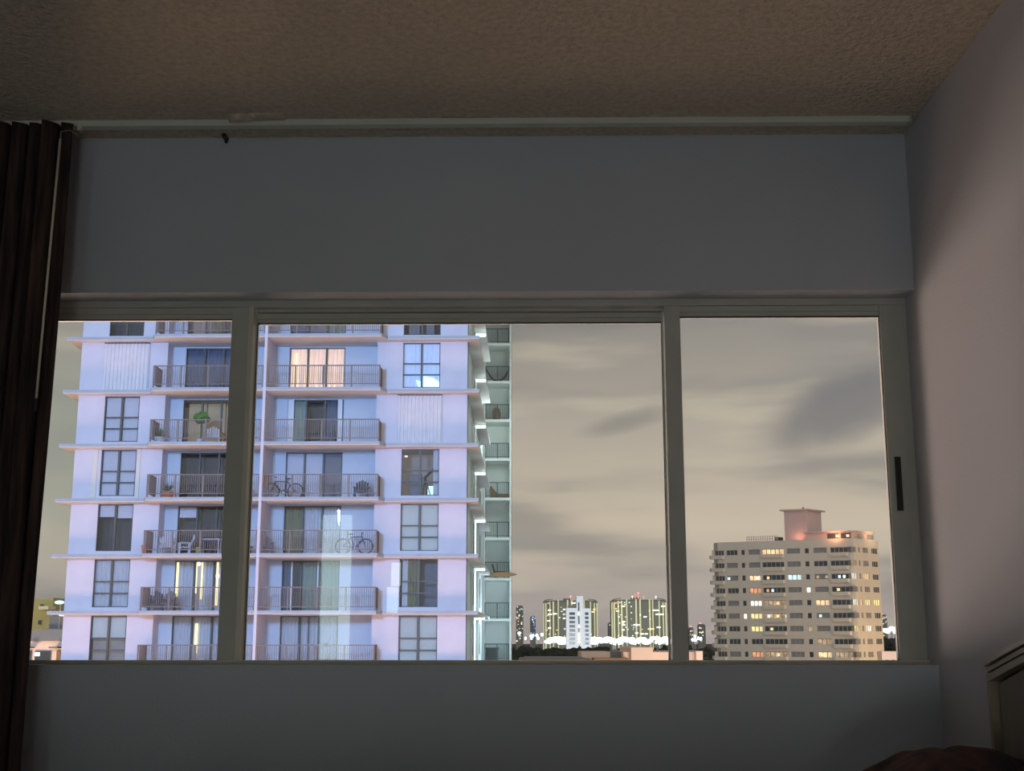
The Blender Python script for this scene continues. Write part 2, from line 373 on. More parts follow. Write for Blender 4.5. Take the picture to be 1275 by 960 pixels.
put('grip', MB().tube([wb+Vector((0, 0, .002)), wb-Vector((0, 0, .03))], .0045, 8), 'black', wd, label='dark lower grip')

# bed with headboard against the right wall
def yon(px, X):     # distance at which a pixel column meets plane X
    lo, hi = .5, 6
    for _ in range(40):
        m_ = (lo+hi)/2
        if at(px, 850, m_).x < X: lo = m_
        else: hi = m_
    return lo
YH = yon(1229, .955)
bed = empty('bed', (.1, YH-.75, 0), 'bed with olive-brown arched headboard against the right wall', 'bed')
zt = at(1229, 823, YH).z
def arch(t): return zt+.10*math.sin(math.pi*min(max(t, 0), 1))   # t 0..1 along the headboard
LH = 1.45
def hb_strip(x0, x1, o0, o1, n=24, inset=0):
    s = MB(); vs = []; 
    for i in range(n+1):
        t = i/n; y = YH-inset-t*(LH-2*inset); z = arch(t)
        vs += [(x0, y, z-o0), (x1, y, z-o0), (x1, y, z-o1), (x0, y, z-o1)]
    fs = []
    for i in range(n):
        for k in range(4): fs.append((i*4+k, i*4+(k+1) % 4, i*4+4+(k+1) % 4, i*4+4+k))
    fs += [(3, 2, 1, 0), tuple(n*4+k for k in range(4))]
    return s.add(vs, fs)
hb = MB()
hb.add(*(lambda s: (s.v, s.f))(hb_strip(.965, .995, .045, .62, inset=.04)))
hbo = put('headboard', hb, 'headb', bed)
put('moulding', hb_strip(.950, 1.0, 0, .011), 'headm', hbo, label='top moulding strip')
put('moulding', hb_strip(.956, 1.0, .014, .024), 'headm', hbo)
put('moulding', hb_strip(.952, 1.0, .028, .042, inset=.012), 'headm', hbo)
for y_ in (YH-.022, YH-LH): put('post', B(.955, 1.0, y_+.006, y_+.022, .05, zt-.03), 'headm', bed)
put('mattress', B(-.95, .94, YH-LH+.02, YH-.06, .30, .62), 'sheet', bed)
put('bed_base', B(-.93, .95, YH-LH+.04, YH-.08, .06, .30), 'headb', bed)
for x_ in (-.9, .86):
    for y_ in (YH-LH+.06, YH-.14): put('foot', B(x_, x_+.05, y_, y_+.05, 0, .06), 'headb', bed)
q0 = at(1105, 958, YH-.35)
def quilt(u, v):
    x = .545+.39*u; y = YH-.62+.52*v
    e = at(1190, 940, YH-.35)
    base = .745+.055*math.sin(math.pi*min(1, u*1.0))**.6*(.55+.45*v)
    k = min(1, u*2.2)*min(1, (1-v)*6+.0)*min(1, v*5)*min(1, (1-u)*8+.5)
    nz = noise.noise(Vector((x*6, y*6, 1)))*.03+noise.noise(Vector((x*17, y*17, 4)))*.012
    return (x, y, .63+(base-.63+nz)*max(0, k)**.5)
put('comforter', MB().grid(quilt, 60, 50), 'quilt', label='dark patterned comforter heaped on the bed below the headboard', cat='comforter', smooth=True)

# lamp behind the camera (seen only as a ghost in the glass)
def mirror(px, py, Y): 
    v = at(px, py, 2*(Y0+.015)-Y); return Vector((v.x, Y, v.z))
la = mirror(487, 763, -1.9); lb = mirror(487, 700, -1.9)
lamp = empty('table_lamp', (la.x, -1.9, .5), 'small table lamp with glowing pale green shade, mirrored in the window', 'lamp')
put('lamp_shade', MB().box(la.x-.035, la.x+.035, -1.93, -1.87, la.z+.0, la.z+.17).box(la.x-.01, la.x+.05, -1.935, -1.875, la.z+.18, lb.z), 'shade', lamp)
put('base', MB().lathe((la.x, -1.9, .52), [(.06, 0), (.06, .015), (.015, .03), (.012, la.z-.52)], 16), 'brass', lamp, smooth=True)
nst = empty('nightstand', (la.x, -1.9, 0), 'small dark nightstand under the table lamp behind the camera', 'nightstand')
put('body', B(la.x-.2, la.x+.2, -2.15, -1.7, .1, .5), 'headb', nst); put('top', B(la.x-.22, la.x+.22, -2.17, -1.68, .5, .52), 'headm', nst)
for sx in (-.18, .15):
    for sy in (-2.13, -1.75): put('leg', B(la.x+sx, la.x+sx+.03, sy, sy+.03, 0, .1), 'headb', nst)
da = mirror(400, 640, -2.38); db = mirror(432, 822, -2.38)
dr = empty('door_1', ((da.x+db.x)/2, -2.39, 0), kind='structure')
put('door_leaf', B(da.x-.72, da.x-.02, -2.398, -2.36, .01, 2.05), 'rwall', dr)
put('lit_gap', B(da.x+.0, db.x, -2.398, -2.385, .02, da.z), emi('hallway_light', (.75, 1, .95), 4.0), dr, label='strip of hallway light at the door ajar')

# ============================================================ WHITE TOWER
FH = 2.72
FZ = [2.30+FH*k for k in range(-2, 10)]     # floor levels
TB, TBAL, TREC, TSL = 62.0, 60.8, 63.0, 61.4
XA, XB = -22.75, -3.13                     # front corners
LBe, RBs = -18.35, -7.70                   # bay ends
tw = empty('apartment_tower', (-13, 70, -20), 'tall white apartment tower with stacked balconies at the left of the view', 'building')
def tp(name, mb, m, par=tw, **k): return put(name, mb, m, par, **k)
ST = .17
def slab_poly():
    return [(-23.34, TSL), (-18.95, TSL), (-18.72, TBAL), (-7.36, TBAL), (-7.12, TSL), (-2.52, TSL), (-2.52, 79), (XB, 79), (XB-.5, 86), (-23.34, 86)]
M['tedge'] = mat('grey_blue_shaded_slab_edge', (.42, .45, .50), .85, var=.5, vs=1.5, vcol=(.34, .36, .42))  # edges coloured darker and bluer in place of less warm light
for z in FZ:
    so = tp('floor_slab', MB().prism(slab_poly(), z-ST, z), 'tslab')
    ep = [(-23.35, 61.9), (-23.35, TSL-.01), (-18.955, TSL-.01), (-18.725, TBAL-.01), (-7.355, TBAL-.01), (-7.115, TSL-.01), (-2.51, TSL-.01), (-2.51, 61.9)]
    em = MB()
    for (ax, ay), (bx, by) in zip(ep, ep[1:]):
        em.add([(ax, ay, z-.135), (bx, by, z-.135), (bx, by, z+.004), (ax, ay, z+.004)], [(0, 1, 2, 3)])
    tp('slab_edge', em, M['tedge'], so, solid=.008)
tp('podium', MB().box(XA, XB, TB, 86, -20, FZ[0]-ST), 'tw')
tp('rear_core', MB().box(XA, XB-.05, TREC+2.6, 86, FZ[0], FZ[-1]), 'tw2')
def curtain_mb(x0, x1, y, z0, z1, folds, amp=.05):
    n = folds*6
    return MB().grid(lambda u, v: (x0+(x1-x0)*u, y+amp*math.sin(u*folds*2*math.pi+.6*math.sin(u*17)), z0+(z1-z0)*v), n, 1)
def bay_window(x0, x1, z0, z1, style, pil=False):
    y = TB
    xm = (x0+x1)/2; H = z1-z0; za, zb_ = z0+H*.29, z0+H*.535
    t = .045
    f = MB()
    f.box(x0, x0+t, y+.02, y+.12, z0, z1); f.box(x1-t, x1, y+.02, y+.12, z0, z1); f.box(x0, x1, y+.02, y+.12, z1-t, z1); f.box(x0, x1, y+.02, y+.12, z0, z0+t)
    f.box(xm-.05, xm+.05, y+.01, y+.13, z0, z1)
    if style not in ('half',):
        for zz in (za, zb_): f.box(x0, x1, y+.02, y+.11, zz-.03, zz+.03)
    fo = tp('window', f, 'trim')
    cols = [(x0+t, xm-.05), (xm+.05, x1-t)]
    rows = [(z0+t, za-.03), (za+.03, zb_-.03), (zb_+.03, z1-t)] if style != 'half' else [(z0+t, z1-t)]
    for (a_, b_) in cols:
        for (c_, d_) in rows: tp('pane', B(a_, b_, y+.06, y+.075, c_, d_), 'tglass', fo)
    yb = y+.22
    if style == 'blind':
        for a_, b_ in cols: tp('roller_blind', B(a_, b_, yb, yb+.02, z0, z1), 'blind', fo)
    elif style == 'cream':
        for i, (a_, b_) in enumerate(cols): tp('roller_blind', B(a_, b_, yb, yb+.02, z0, z1), 'cream', fo)
    elif style == 'mixed':
        for a_, b_ in cols:
            tp('roller_blind', B(a_, b_, yb, yb+.02, zb_, z1), 'cream', fo)
        tp('backdrop', B(x0, x1, yb+.3, yb+.32, z0, z1), 'dimroom', fo)
    elif style == 'drape':
        tp('curtain', curtain_mb(x0, x1, yb, z0, z1, 9), 'drape', fo, smooth=True)
    elif style == 'half':
        for i, (a_, b_) in enumerate(cols): tp('roller_blind', B(a_, b_, yb, yb+.02, z1-.62-.06*i, z1), 'blind', fo)
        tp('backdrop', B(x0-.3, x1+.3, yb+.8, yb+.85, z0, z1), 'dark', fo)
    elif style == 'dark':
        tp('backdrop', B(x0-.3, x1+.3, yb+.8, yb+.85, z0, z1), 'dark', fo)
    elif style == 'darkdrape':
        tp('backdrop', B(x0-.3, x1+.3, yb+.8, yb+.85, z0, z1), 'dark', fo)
        tp('curtain', curtain_mb(x0+.25, x0+.8, yb, z0, z1, 4), 'grey', fo, smooth=True)
        tp('curtain', curtain_mb(x1-.75, x1-.35, yb, z0, z1, 3), 'grey', fo, smooth=True)
    elif style == 'cyan':
        tp('curtain', curtain_mb(x0, x1, yb, z0, z1, 9), 'coollit', fo, smooth=True)
        tp('screen_glow', MB().add([(xm+.1, yb-.08, z0), (x1-.05, yb-.08, z0), (x1-.05, yb-.08, z0+.30), (x1-.35, yb-.08, z0+.52), (xm+.1, yb-.08, z0+.62)], [(0, 1, 2, 3, 4)]), 'cyanlit', fo, solid=.03, label='bright blue-white screen glow')
        tp('screen_glow', MB().add([(xm-.12, yb-.08, z0+.02), (xm-.02, yb-.08, z0+.02), (xm-.02, yb-.08, z0+.35), (xm-.28, yb-.08, z0+.40)], [(0, 1, 2, 3)]), 'cyanlit', fo, solid=.03)
    elif style == 'room':
        tp('room_back', B(x0-.4, x1+.3, yb+1.6, yb+1.65, z0-.1, z1), 'dimroom', fo)
        tp('curtain', curtain_mb(x1-.30, x1-.05, yb, z0, z1, 2), 'drape', fo, smooth=True)
        tp('wardrobe', B(x0+.35, x0+.95, yb+.6, yb+1.0, z0, z0+1.15), 'grey', fo)
        tp('tripod', MB().tube([(xm+.15, yb+.3, z0+.9), (xm+.65, yb+.35, z0+1.4)], .07).tube([(xm+.2, yb+.3, z0+.9), (xm+.1, yb+.3, z0)], .03).tube([(xm+.25, yb+.3, z0+.9), (xm+.5, yb+.2, z0)], .03).tube([(xm+.2, yb+.3, z0+.9), (xm+.3, yb+.6, z0)], .03), 'bike', fo, label='telescope on a tripod')
        tp('lit_panel', B(xm+.3, x1-.35, yb+.9, yb+.92, z0+.1, z0+.6), 'cyanlit', fo)
        tp('ceiling_lamp', MB().ball((x0+.15, yb+.6, z1-.25), .09, .09, .05), 'e_white', fo, smooth=True)
    elif style == 'olive':
        tp('backdrop', B(x0-.3, x1+.3, yb+.8, yb+.85, z0, z1), 'grey', fo)
        tp('curtain', curtain_mb(x0+.12, x0+.4, yb, z0, z1, 2), 'drape', fo, smooth=True)
        tp('curtain', curtain_mb(x0+.4, xm, yb, z0, z1, 4), 'olive', fo, smooth=True)
    if pil:
        for a_, b_ in ((x0-.42, x0-.16), (x1+.06, x1+.22)): tp('pilaster', B(a_, b_, y-.06, y, z0-.1, z1+.02), 'cream', label='pale shutter strip')
def shutter(x0, x1, z0, z1):
    n = 12; s = MB(); vs = []; w = (x1-x0)/n
    for i in range(n):
        a_ = x0+i*w
        for dx, dy in ((0, 0), (.12, .0), (.3, -.07), (.62, -.07), (.8, 0)): vs.append((a_+dx*w, dy))
    vs.append((x1, 0)); m_ = len(vs)
    s.add([(x, TB-.05+y, z0) for x, y in vs]+[(x, TB-.05+y, z1) for x, y in vs], [(i, i+1, m_+i+1, m_+i) for i in range(m_-1)])
    tp('storm_shutter', s, 'shut', solid=.02, label='corrugated storm shutter')
    tp('shutter_rail', B(x0, x1, TB-.16, TB-.02, z1, z1+.05), 'trim'); tp('shutter_rail', B(x0, x1, TB-.16, TB-.02, z0-.05, z0), 'trim')
LW = (-21.40, -19.64); RW = (-6.39, -4.51)
lsty = {6: 'dark', 5: 'shutter', 4: 'blind', 3: 'blind', 2: 'half', 1: 'drape', 0: 'mixed'}
rsty = {6: 'darkdrape', 5: 'cyan', 4: 'shutter', 3: 'room', 2: 'cream', 1: 'olive', 0: 'cream'}
# photo rows, top to bottom: index 6 .. 0 stands on floor FZ[i+1]
for i in range(-1, 10):
    z0 = FZ[i+1]; z1 = FZ[i+1]+FH-ST
    for side, (xa, xb), (wx0, wx1), sty in (('l', (XA, LBe), LW, lsty.get(i, 'blind')), ('r', (RBs, XB), RW, rsty.get(i, 'cream'))):
        if sty == 'shutter': wx0, wx1 = (wx0-.15, wx1+.38) if side == 'l' else (wx0-.22, wx1+.12)
        w = MB(); zs = z0+.19
        w.box(xa, wx0, TB, TB+.2, z0, z1); w.box(wx1, xb, TB, TB+.2, z0, z1); w.box(wx0, wx1, TB, TB+.2, z0, zs)
        w.box(wx0, wx1, TB, TB+.2, z1-.04, z1)
        tp('wall_panel', w, 'tw')
        if sty == 'shutter': shutter(wx0, wx1, z0+.06, z1-.06)
        else: bay_window(wx0, wx1, zs, z1-.04, sty, pil=(i == 3 and side == 'l'))
        if side == 'l': tp('side_wall', B(xa, xa+.2, TB+.2, 86, z0, z1), 'tw')
    # recess walls
    tp('reveal', B(LBe-.2, LBe, TB+.2, TREC+.2, z0, z1), 'tw'); tp('reveal', B(RBs, RBs+.2, TB+.2, TREC+.2, z0, z1), 'tw2')
tp('party_fin', B(-13.18, -13.04, TBAL-.02, TREC, FZ[0]-ST, FZ[-1]), 'tw', label='white fin dividing the balconies')
def door(x0, x1, z0, z1, divs, fills, surround=0):
    f = MB(); t = .05; y = TREC
    f.box(x0, x0+t, y, y+.1, z0, z1); f.box(x1-t, x1, y, y+.1, z0, z1); f.box(x0, x1, y, y+.1, z1-t, z1); f.box(x0, x1, y, y+.1, z0, z0+t)
    for d in divs: f.box(d-.045, d+.045, y-.01, y+.1, z0, z1)
    fo = tp('balcony_door', f, 'trim')
    ed = [x0+t]+[e_ for d in divs for e_ in (d-.045, d+.045)]+[x1-t]
    for k in range(len(divs)+1):
        a_, b_ = ed[2*k], ed[2*k+1]
        tp('pane', B(a_, b_, y+.05, y+.065, z0+t, z1-t), 'tglass', fo)
        s_ = fills[k]
        if isinstance(s_, str):
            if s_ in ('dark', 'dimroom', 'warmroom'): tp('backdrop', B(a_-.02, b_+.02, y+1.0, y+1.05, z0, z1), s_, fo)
            elif s_ in ('blind', 'cream', 'grey'): tp('roller_blind', B(a_, b_, y+.14, y+.16, z0, z1), s_, fo)
            else: tp('curtain', curtain_mb(a_, b_, y+.20, z0, z1, 5), s_, fo, smooth=True)
    return fo
LD = (-17.70, -14.75); RD = (-12.35, -9.48)
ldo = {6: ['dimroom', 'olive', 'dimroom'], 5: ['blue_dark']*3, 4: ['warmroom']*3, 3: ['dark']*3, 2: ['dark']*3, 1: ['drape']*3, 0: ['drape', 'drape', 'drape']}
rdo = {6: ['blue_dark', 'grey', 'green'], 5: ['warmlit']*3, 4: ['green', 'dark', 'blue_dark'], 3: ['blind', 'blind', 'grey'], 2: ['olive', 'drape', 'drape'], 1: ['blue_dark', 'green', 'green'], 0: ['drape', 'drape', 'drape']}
def dec(fo, name, x0, x1, z0, z1, m, y=TREC+.03):
    tp(name, B(x0, x1, y, y+.01, z0, z1), m, fo)
def railing(x0, x1, y, z, retl=None, retr=None, post_sp=1.32, m='rail', sp=.105, hgt=1.13, d=TB):
    fo = MB(); fo.box(x0, x1, y-.025, y+.025, z+hgt-.05, z+hgt); fo.box(x0, x1, y-.015, y+.015, z+.16, z+.20)
    n = max(1, round((x1-x0)/post_sp))
    for k in range(n+1):
        x = x0+(x1-x0)*k/n; fo.box(x-.035, x+.035, y-.03, y+.03, z, z+hgt)
    b = MB(); nb = int((x1-x0)/sp)
    for k in range(1, nb):
        x = x0+(x1-x0)*k/nb; b.box(x-.011, x+.011, y-.01, y+.01, z+.18, z+hgt-.04)
    for rx in (retl, retr):
        if rx is None: continue
        fo.box(rx-.025, rx+.025, y, d, z+hgt-.05, z+hgt); fo.box(rx-.015, rx+.015, y, d, z+.16, z+.2); fo.box(rx-.035, rx+.035, d-.06, d, z, z+hgt)
        for k in range(1, 11): yy = y+(d-y)*k/11; b.box(rx-.011, rx+.011, yy-.012, yy+.012, z+.18, z+hgt-.04)
    r_ = tp('railing', fo, m); tp('balusters', b, m, r_, kind='stuff'); return r_
for i in range(-1, 10):
    z0 = FZ[i+1]; z1 = z0+FH-ST
    w = MB()
    w.box(LBe, LD[0], TREC, TREC+.2, z0, z1); w.box(LD[1], -13.18, TREC, TREC+.2, z0, z1)
    w.box(-13.04, RD[0], TREC, TREC+.2, z0, z1); w.box(RD[1], RBs, TREC, TREC+.2, z0, z1)
    w.box(LD[0], LD[1], TREC, TREC+.2, z1-.05, z1); w.box(RD[0], RD[1], TREC, TREC+.2, z1-.05, z1)
    tp('recess_wall', w, 'tw2')
    lf = door(LD[0], LD[1], z0, z1-.05, (LD[0]+.98, LD[0]+1.96), ldo.get(i, ['drape']*3))
    rf = door(RD[0], RD[1], z0, z1-.05, (RD[0]+.95, RD[0]+1.91), rdo.get(i, ['drape']*3))
    tp('dark_panel', B(-13.50, -13.36, TREC-.04, TREC, z0+.05, z1-.03), 'blue_dark', label='narrow dark panel beside the fin')  # narrow dark strip set on the recess wall
    railing(-18.66, -13.22, TBAL+.06, z0, retl=-18.62); railing(-13.0, -7.42, TBAL+.06, z0, retr=-7.46)
    if i == 5:
        for a_, b_, m_ in ((-12.05, -11.98, 'yellowlit'), (-11.48, -11.42, 'yellowlit'), (-10.94, -10.88, 'e_white')): dec(rf, 'lamp_gap', a_, b_, z0+.1, z1-.3 if m_ == 'yellowlit' else z0+.5, m_, TREC+.12)
        for a_, b_ in ((-10.65, -10.58), (-10.3, -10.25), (-10.02, -9.98)): dec(rf, 'lamp_gap', a_, b_, z0+.1, z0+.55, 'e_white', TREC+.12)
    if i == 4:
        for a_, b_ in ((-12.32, -12.02), (-9.78, -9.55)): tp('door_casing', B(a_, b_, TREC-.05, TREC, z0, z1-.05), 'white', rf)
    if i == 2: dec(lf, 'roller_blind', LD[0]+.08, LD[0]+.92, z1-.62, z1-.1, 'blind', TREC+.08)
    if i == 1:
        for a_, b_, za_ in ((LD[0]+.05, LD[0]+.16, .75), (LD[0]+1.3, LD[0]+1.38, .6), (LD[0]+2.06, LD[0]+2.16, .3), (LD[0]+1.04, LD[0]+1.10, .9)): dec(lf, 'lamp_gap', a_, b_, z0+za_, z1-.12, 'yellowlit', TREC+.11)
        tp('pendant_glow', MB().ball((LD[0]+1.15, TREC+.13, z1-.2), .12, .02, .1), 'e_white', lf); tp('pendant_glow', MB().ball((LD[0]+2.12, TREC+.13, z0+1.75), .1, .02, .13), 'e_white', lf)
        dec(rf, 'door_edge', RD[0]+.45, RD[0]+.52, z0, z1-.05, 'white'); dec(rf, 'open_side', RD[0]+.55, RD[0]+.9, z0, z1-.1, 'dark', TREC+.12)
        dec(rf, 'door_edge', RD[0]+1.76, RD[0]+1.82, z0, z1-.05, 'white')
    if i == 0:
        dec(lf, 'lamp_gap', LD[0]+1.12, LD[0]+1.26, z0+.7, z1-.4, 'yellowlit', TREC+.11)
        dec(rf, 'door_edge', RD[0]+1.38, RD[0]+1.44, z0, z1-.05, 'trim'); dec(rf, 'knob', RD[0]+2.2, RD[0]+2.36, z0+1.05, z0+1.2, 'grey', TREC+.1)
# gallery side
tp('gallery_wall', B(XB-.2, XB, TB+.35, 86, FZ[0], FZ[-1]), 'tside')
tp('shadow_line', B(XB-.02, XB+.02, TB+.2, TB+.36, FZ[0], FZ[-1]), 'dark_strip', label='dark vertical strip standing in for the corner shadow')  # shade at the bay corner drawn as a dark strip
for i in range(0, 11):
    z0 = FZ[i]; z1 = z0+FH-ST
    lt = tp('gallery_light', MB().box(XB, -2.56, 71.4, 71.75, z1-.10, z1), 'tube', label='fluorescent light under the gallery slab')
    light('gallery_lamp_fill', 'POINT', (-2.3, 70.6, z1-.7), None, 18, (.72, 1, .90), shadow_soft_size=.15)
    light('gallery_lamp_fill', 'POINT', (-2.0, 64.5, z1-1.0), None, 12, (.72, 1, .92), shadow_soft_size=.3)  # extra point light added to even out the soffit, no fixture here
    tp('lit_opening_strip', B(XB, XB+.06, 71.5, 71.85, z0, z1-.1), 'tube' if i < 4 else 'white', label='vertical strip standing in for the lit corridor opening')  # lit corridor opening shaped as a strip; lower ones glow by themselves
    tp('gallery_door', B(XB, XB+.03, 66.5, 67.6, z0, z0+2.1), 'tw2'); tp('slot_window', B(XB, XB+.03, 69.6, 69.95, z0+.5, z0+2.2), 'dark_strip'); tp('slot_window', B(XB, XB+.03, 78.5, 79.1, z0+.5, z0+2.3), 'dark_strip')
# rear wing
RY, RX0, RX1 = 86.0, XB-.05, -1.28
for i in range(0, 12):
    z0 = FZ[i]; z1 = z0+FH-ST
    tp('wing_slab', B(RX0, RX1, RY, 90, z0-ST, z0), 'tside')
    if i > 10: continue
    tp('wing_back_wall', B(RX0, RX1, 88.0, 88.2, z0, z1), 'tside'); tp('wing_pier', B(RX1-.12, RX1, RY+.02, 88, z0, z1), 'tside')
    tp('wing_pier', B(RX0, RX0+.1, RY+.02, 88, z0, z1), 'tside')
    r_ = MB().box(RX0+.1, RX1-.14, RY+.05, RY+.09, z0+1.02, z0+1.08).box(RX0+.1, RX1-.14, RY+.05, RY+.09, z0+.1, z0+.14)
    for x in (RX0+.12, (RX0+RX1)/2, RX1-.18): r_.box(x-.035, x+.035, RY+.04, RY+.1, z0, z0+1.08)
    ro = tp('wing_railing', r_, 'rail2'); b = MB()
    for k in range(1, 17): x = RX0+.1+(RX1-RX0-.24)*k/17; b.box(x-.014, x+.014, RY+.06, RY+.08, z0+.1, z0+1.05)
    tp('balusters', b, 'rail2', ro, kind='stuff')
light('gallery_lamp_fill', 'POINT', (-1.0, 80, 2), None, 900, (.62, .85, 1), shadow_soft_size=1.5)  # added fill, with the next one, to brighten the rear wing
light('gallery_lamp_fill', 'POINT', (-1.0, 80, 14), None, 800, (.78, .95, .93), shadow_soft_size=1.5)
tp('cornice', MB().prism([(x, y) for x, y in slab_poly()], FZ[-1], FZ[-1]+.8), 'tslab')

# ---- things on the balconies
def row(i): return FZ[i+1]
def bicycle(x, y, z, sgn, m, label, sc=1.0, lean=0):
    r_ = .34*sc; wb_ = 1.05*sc
    o = empty('bicycle', (x, y, z), label, 'bicycle', 'bicycles on the balconies')
    for k, wx in enumerate((-wb_/2, wb_/2)):
        pts = [(x+wx+r_*math.cos(t), y, z+r_+.02+r_*math.sin(t)) for t in [2*math.pi*j/20 for j in range(21)]]
        wo_ = put('wheel', MB().tube(pts, .028, 6, cap=False), 'black', o)
        sp = MB()
        for j in range(8): t = math.pi*j/4; sp.tube([(x+wx, y, z+r_+.02), (x+wx+r_*math.cos(t), y, z+r_+.02+r_*math.sin(t))], .004, 4)
        put('spokes', sp, 'screw', wo_, kind='stuff')
    P = lambda u, w: (x+sgn*u*sc, y, z+w*sc)
    bb = P(-.02, .30); st = P(.16, .78); hd1 = P(-.36, .80); hd0 = P(-.39, .62); rh = (x+sgn*wb_/2, y, z+r_+.02); fh = (x-sgn*wb_/2, y, z+r_+.02)
    f = MB()
    for a_, b_ in ((bb, st), (st, hd1), (bb, hd0), (bb, rh), (rh, st), (hd1, fh)): f.tube([a_, b_], .024, 6)
    put('frame', f, m, o)
    put('saddle', MB().ball(P(.19, .92), .14, .07, .035).tube([st, P(.19, .9)], .015), 'black', o)
    put('handlebar', MB().tube([hd1, P(-.34, .95), P(-.42, 1.0)], .016).tube([(P(-.34, .98)[0], y-.25, z+.98*sc), (P(-.34, .98)[0], y+.25, z+.98*sc)], .016), 'black', o)
    put('crank', MB().tube([P(-.12, .22), bb, P(.08, .38)], .015).ball(bb, .09, .02, .09), 'screw', o)
Yb = 61.9
xk = at(353, 610, Yb).x; bicycle(xk, Yb, row(3), 1, 'bike', 'dark bicycle on the balcony beside a grey screened door', 1.12)
xk = at(441, 680, 61.5).x; bicycle(xk, 61.5, row(2), -1, 'bikeb', 'blue bicycle at the right end of the balcony below the other bicycle', 1.05)
def pot(px, i, label, m='terra', y=61.6, plant=True, h_=.35, r=.2, ph=.5):
    x = at(px, 600, y).x; z = row(i)
    o = empty('potted_plant' if plant else 'flower_pot', (x, y, z), label, 'plant' if plant else 'pot')
    put('pot', MB().lathe((x, y, z), [(r*.7, 0), (r, h_), (r*.9, h_)], 12), m, o, smooth=False)
    if plant:
        rnd = random.Random(px); f = MB()
        for k in range(26):
            t = rnd.uniform(0, 6.28); e_ = rnd.uniform(.1, .9); l = ph*rnd.uniform(.6, 1.1)
            d = Vector((math.cos(t)*(1-e_*.6), math.sin(t)*(1-e_*.6), e_+.2)); c_ = Vector((x, y, z+h_)); s_ = Vector((-d.y, d.x, 0)).normalized()*.045
            f.add([c_, c_+d*l*.5+s_, c_+d*l, c_+d*l*.5-s_], [(0, 1, 2, 3)])
        put('leaves', f, 'leaf', o, kind='stuff')
pot(196, 4, 'leafy plant in a pale bowl behind the third balcony railing down, far left', 'chairw', ph=.55, r=.3)
pot(210, 3, 'spiky plant in a terracotta pot beside the dark open balcony door', 'terra', ph=.55, r=.3)
pot(186, 2, 'orange flower pot at the left corner of the balcony with white garden chairs', 'terra', plant=False, h_=.45, r=.22)
pot(251, 2, 'small ochre pot with plant right of the white garden chairs', 'ypot', ph=.35, r=.15)
pot(311, 3, 'white planter just left of the dividing fin, level with the dark bicycle', 'chairw', ph=.25, r=.28, h_=.45)
pot(311, 2, 'brown planter just left of the dividing fin, one floor below the white planter', 'wood', ph=.3, r=.28, h_=.4)
def garden_chair(px, i, label, ang, m='chairw', y=61.7):
    x = at(px, 600, y).x; z = row(i); o = empty('garden_chair', (x, y, z), label, 'chair')
    ca, sa = math.cos(ang), math.sin(ang)
    xf = lambda a_, b_, c_: (x+a_*ca-b_*sa, y+a_*sa+b_*ca, z+c_)
    put('seat', B(-.28, .28, -.25, .25, .32, .37), m, o, xf=xf)
    for k in range(5):
        u = -.22+.11*k; hh = .98-abs(k-2)*.07
        put('back_slat', MB().add([(u-.05, .22, .34), (u+.05, .22, .34), (u+.05, .25, .34), (u-.05, .25, .34), (u*1.15-.05, .42, hh), (u*1.15+.05, .42, hh), (u*1.15+.05, .45, hh), (u*1.15-.05, .45, hh)], [(0, 3, 2, 1), (4, 5, 6, 7), (0, 1, 5, 4), (1, 2, 6, 5), (2, 3, 7, 6), (3, 0, 4, 7)]), m, o, xf=xf)
    for u in (-.34, .34): put('armrest', B(u-.06, u+.06, -.3, .3, .55, .58), m, o, xf=xf)
    for u in (-.32, .32):
        for v in (-.26, .22): put('leg', B(u-.03, u+.03, v-.03, v+.03, 0, .55), m, o, xf=xf)
garden_chair(212, 2, 'white garden chair with fan back, left one of the pair on the balcony', .5)
garden_chair(234, 2, 'white garden chair with fan back, right one of the pair', -1.2)
garden_chair(450, 3, 'dark garden chair facing out at the right end of the dark bicycle balcony', 0, 'bike')
garden_chair(334, 2, 'grey lounge chair right of the fin on the balcony with olive drapes', .4, 'grey')
garden_chair(203, 1, 'dark low chair at the left end of the balcony with lamp-lit curtain gaps', .3, 'bike')
garden_chair(214, 1, 'small grey chair beside the dark low chair under the lamp-lit door', -.3, 'grey')
x = at(331.5, 594, 60.95).x
put('hanging_planter_box', B(x-.1, x+.1, 60.95, 61.1, row(3)+.55, row(3)+1.15), 'wood', label='narrow brown box hung inside the railing left of the dark bicycle', cat='box')
tb = empty('patio_table', (-15.6, 61.5, row(2)), 'small patio table behind the railing right of the ochre pot', 'table')
put('table_top', B(-16.1, -15.1, 61.3, 61.9, row(2)+.70, row(2)+.75), 'chairw', tb)
for sx in (-16.05, -15.2):
    for sy in (61.35, 61.8): put('leg', B(sx, sx+.05, sy, sy+.05, row(2), row(2)+.7), 'chairw', tb)
# lived-in things seen through the warm room
def small_tree(x, y, z, label):
    o = empty('house_plant', (x, y, z), label, 'plant'); put('pot', MB().lathe((x, y, z), [(.15, 0), (.2, .3)], 10), 'chairw', o)
    put('crown', MB().ball((x, y, z+1.35), .42, .3, .3, 10, 6, .6, 3).tube([(x, y, z+.3), (x, y, z+1.2)], .03), 'leaf', o)
small_tree(at(250, 540, 61.7).x, 61.7, row(4), 'tall green house plant in front of the warm-lit balcony door')
garden_chair(262, 4, 'pale chair right of the tall house plant at the warm-lit balcony door', .2)
garden_chair(282, 4, 'dark chair at the right of the warm-lit balcony door', -.2, 'wood')
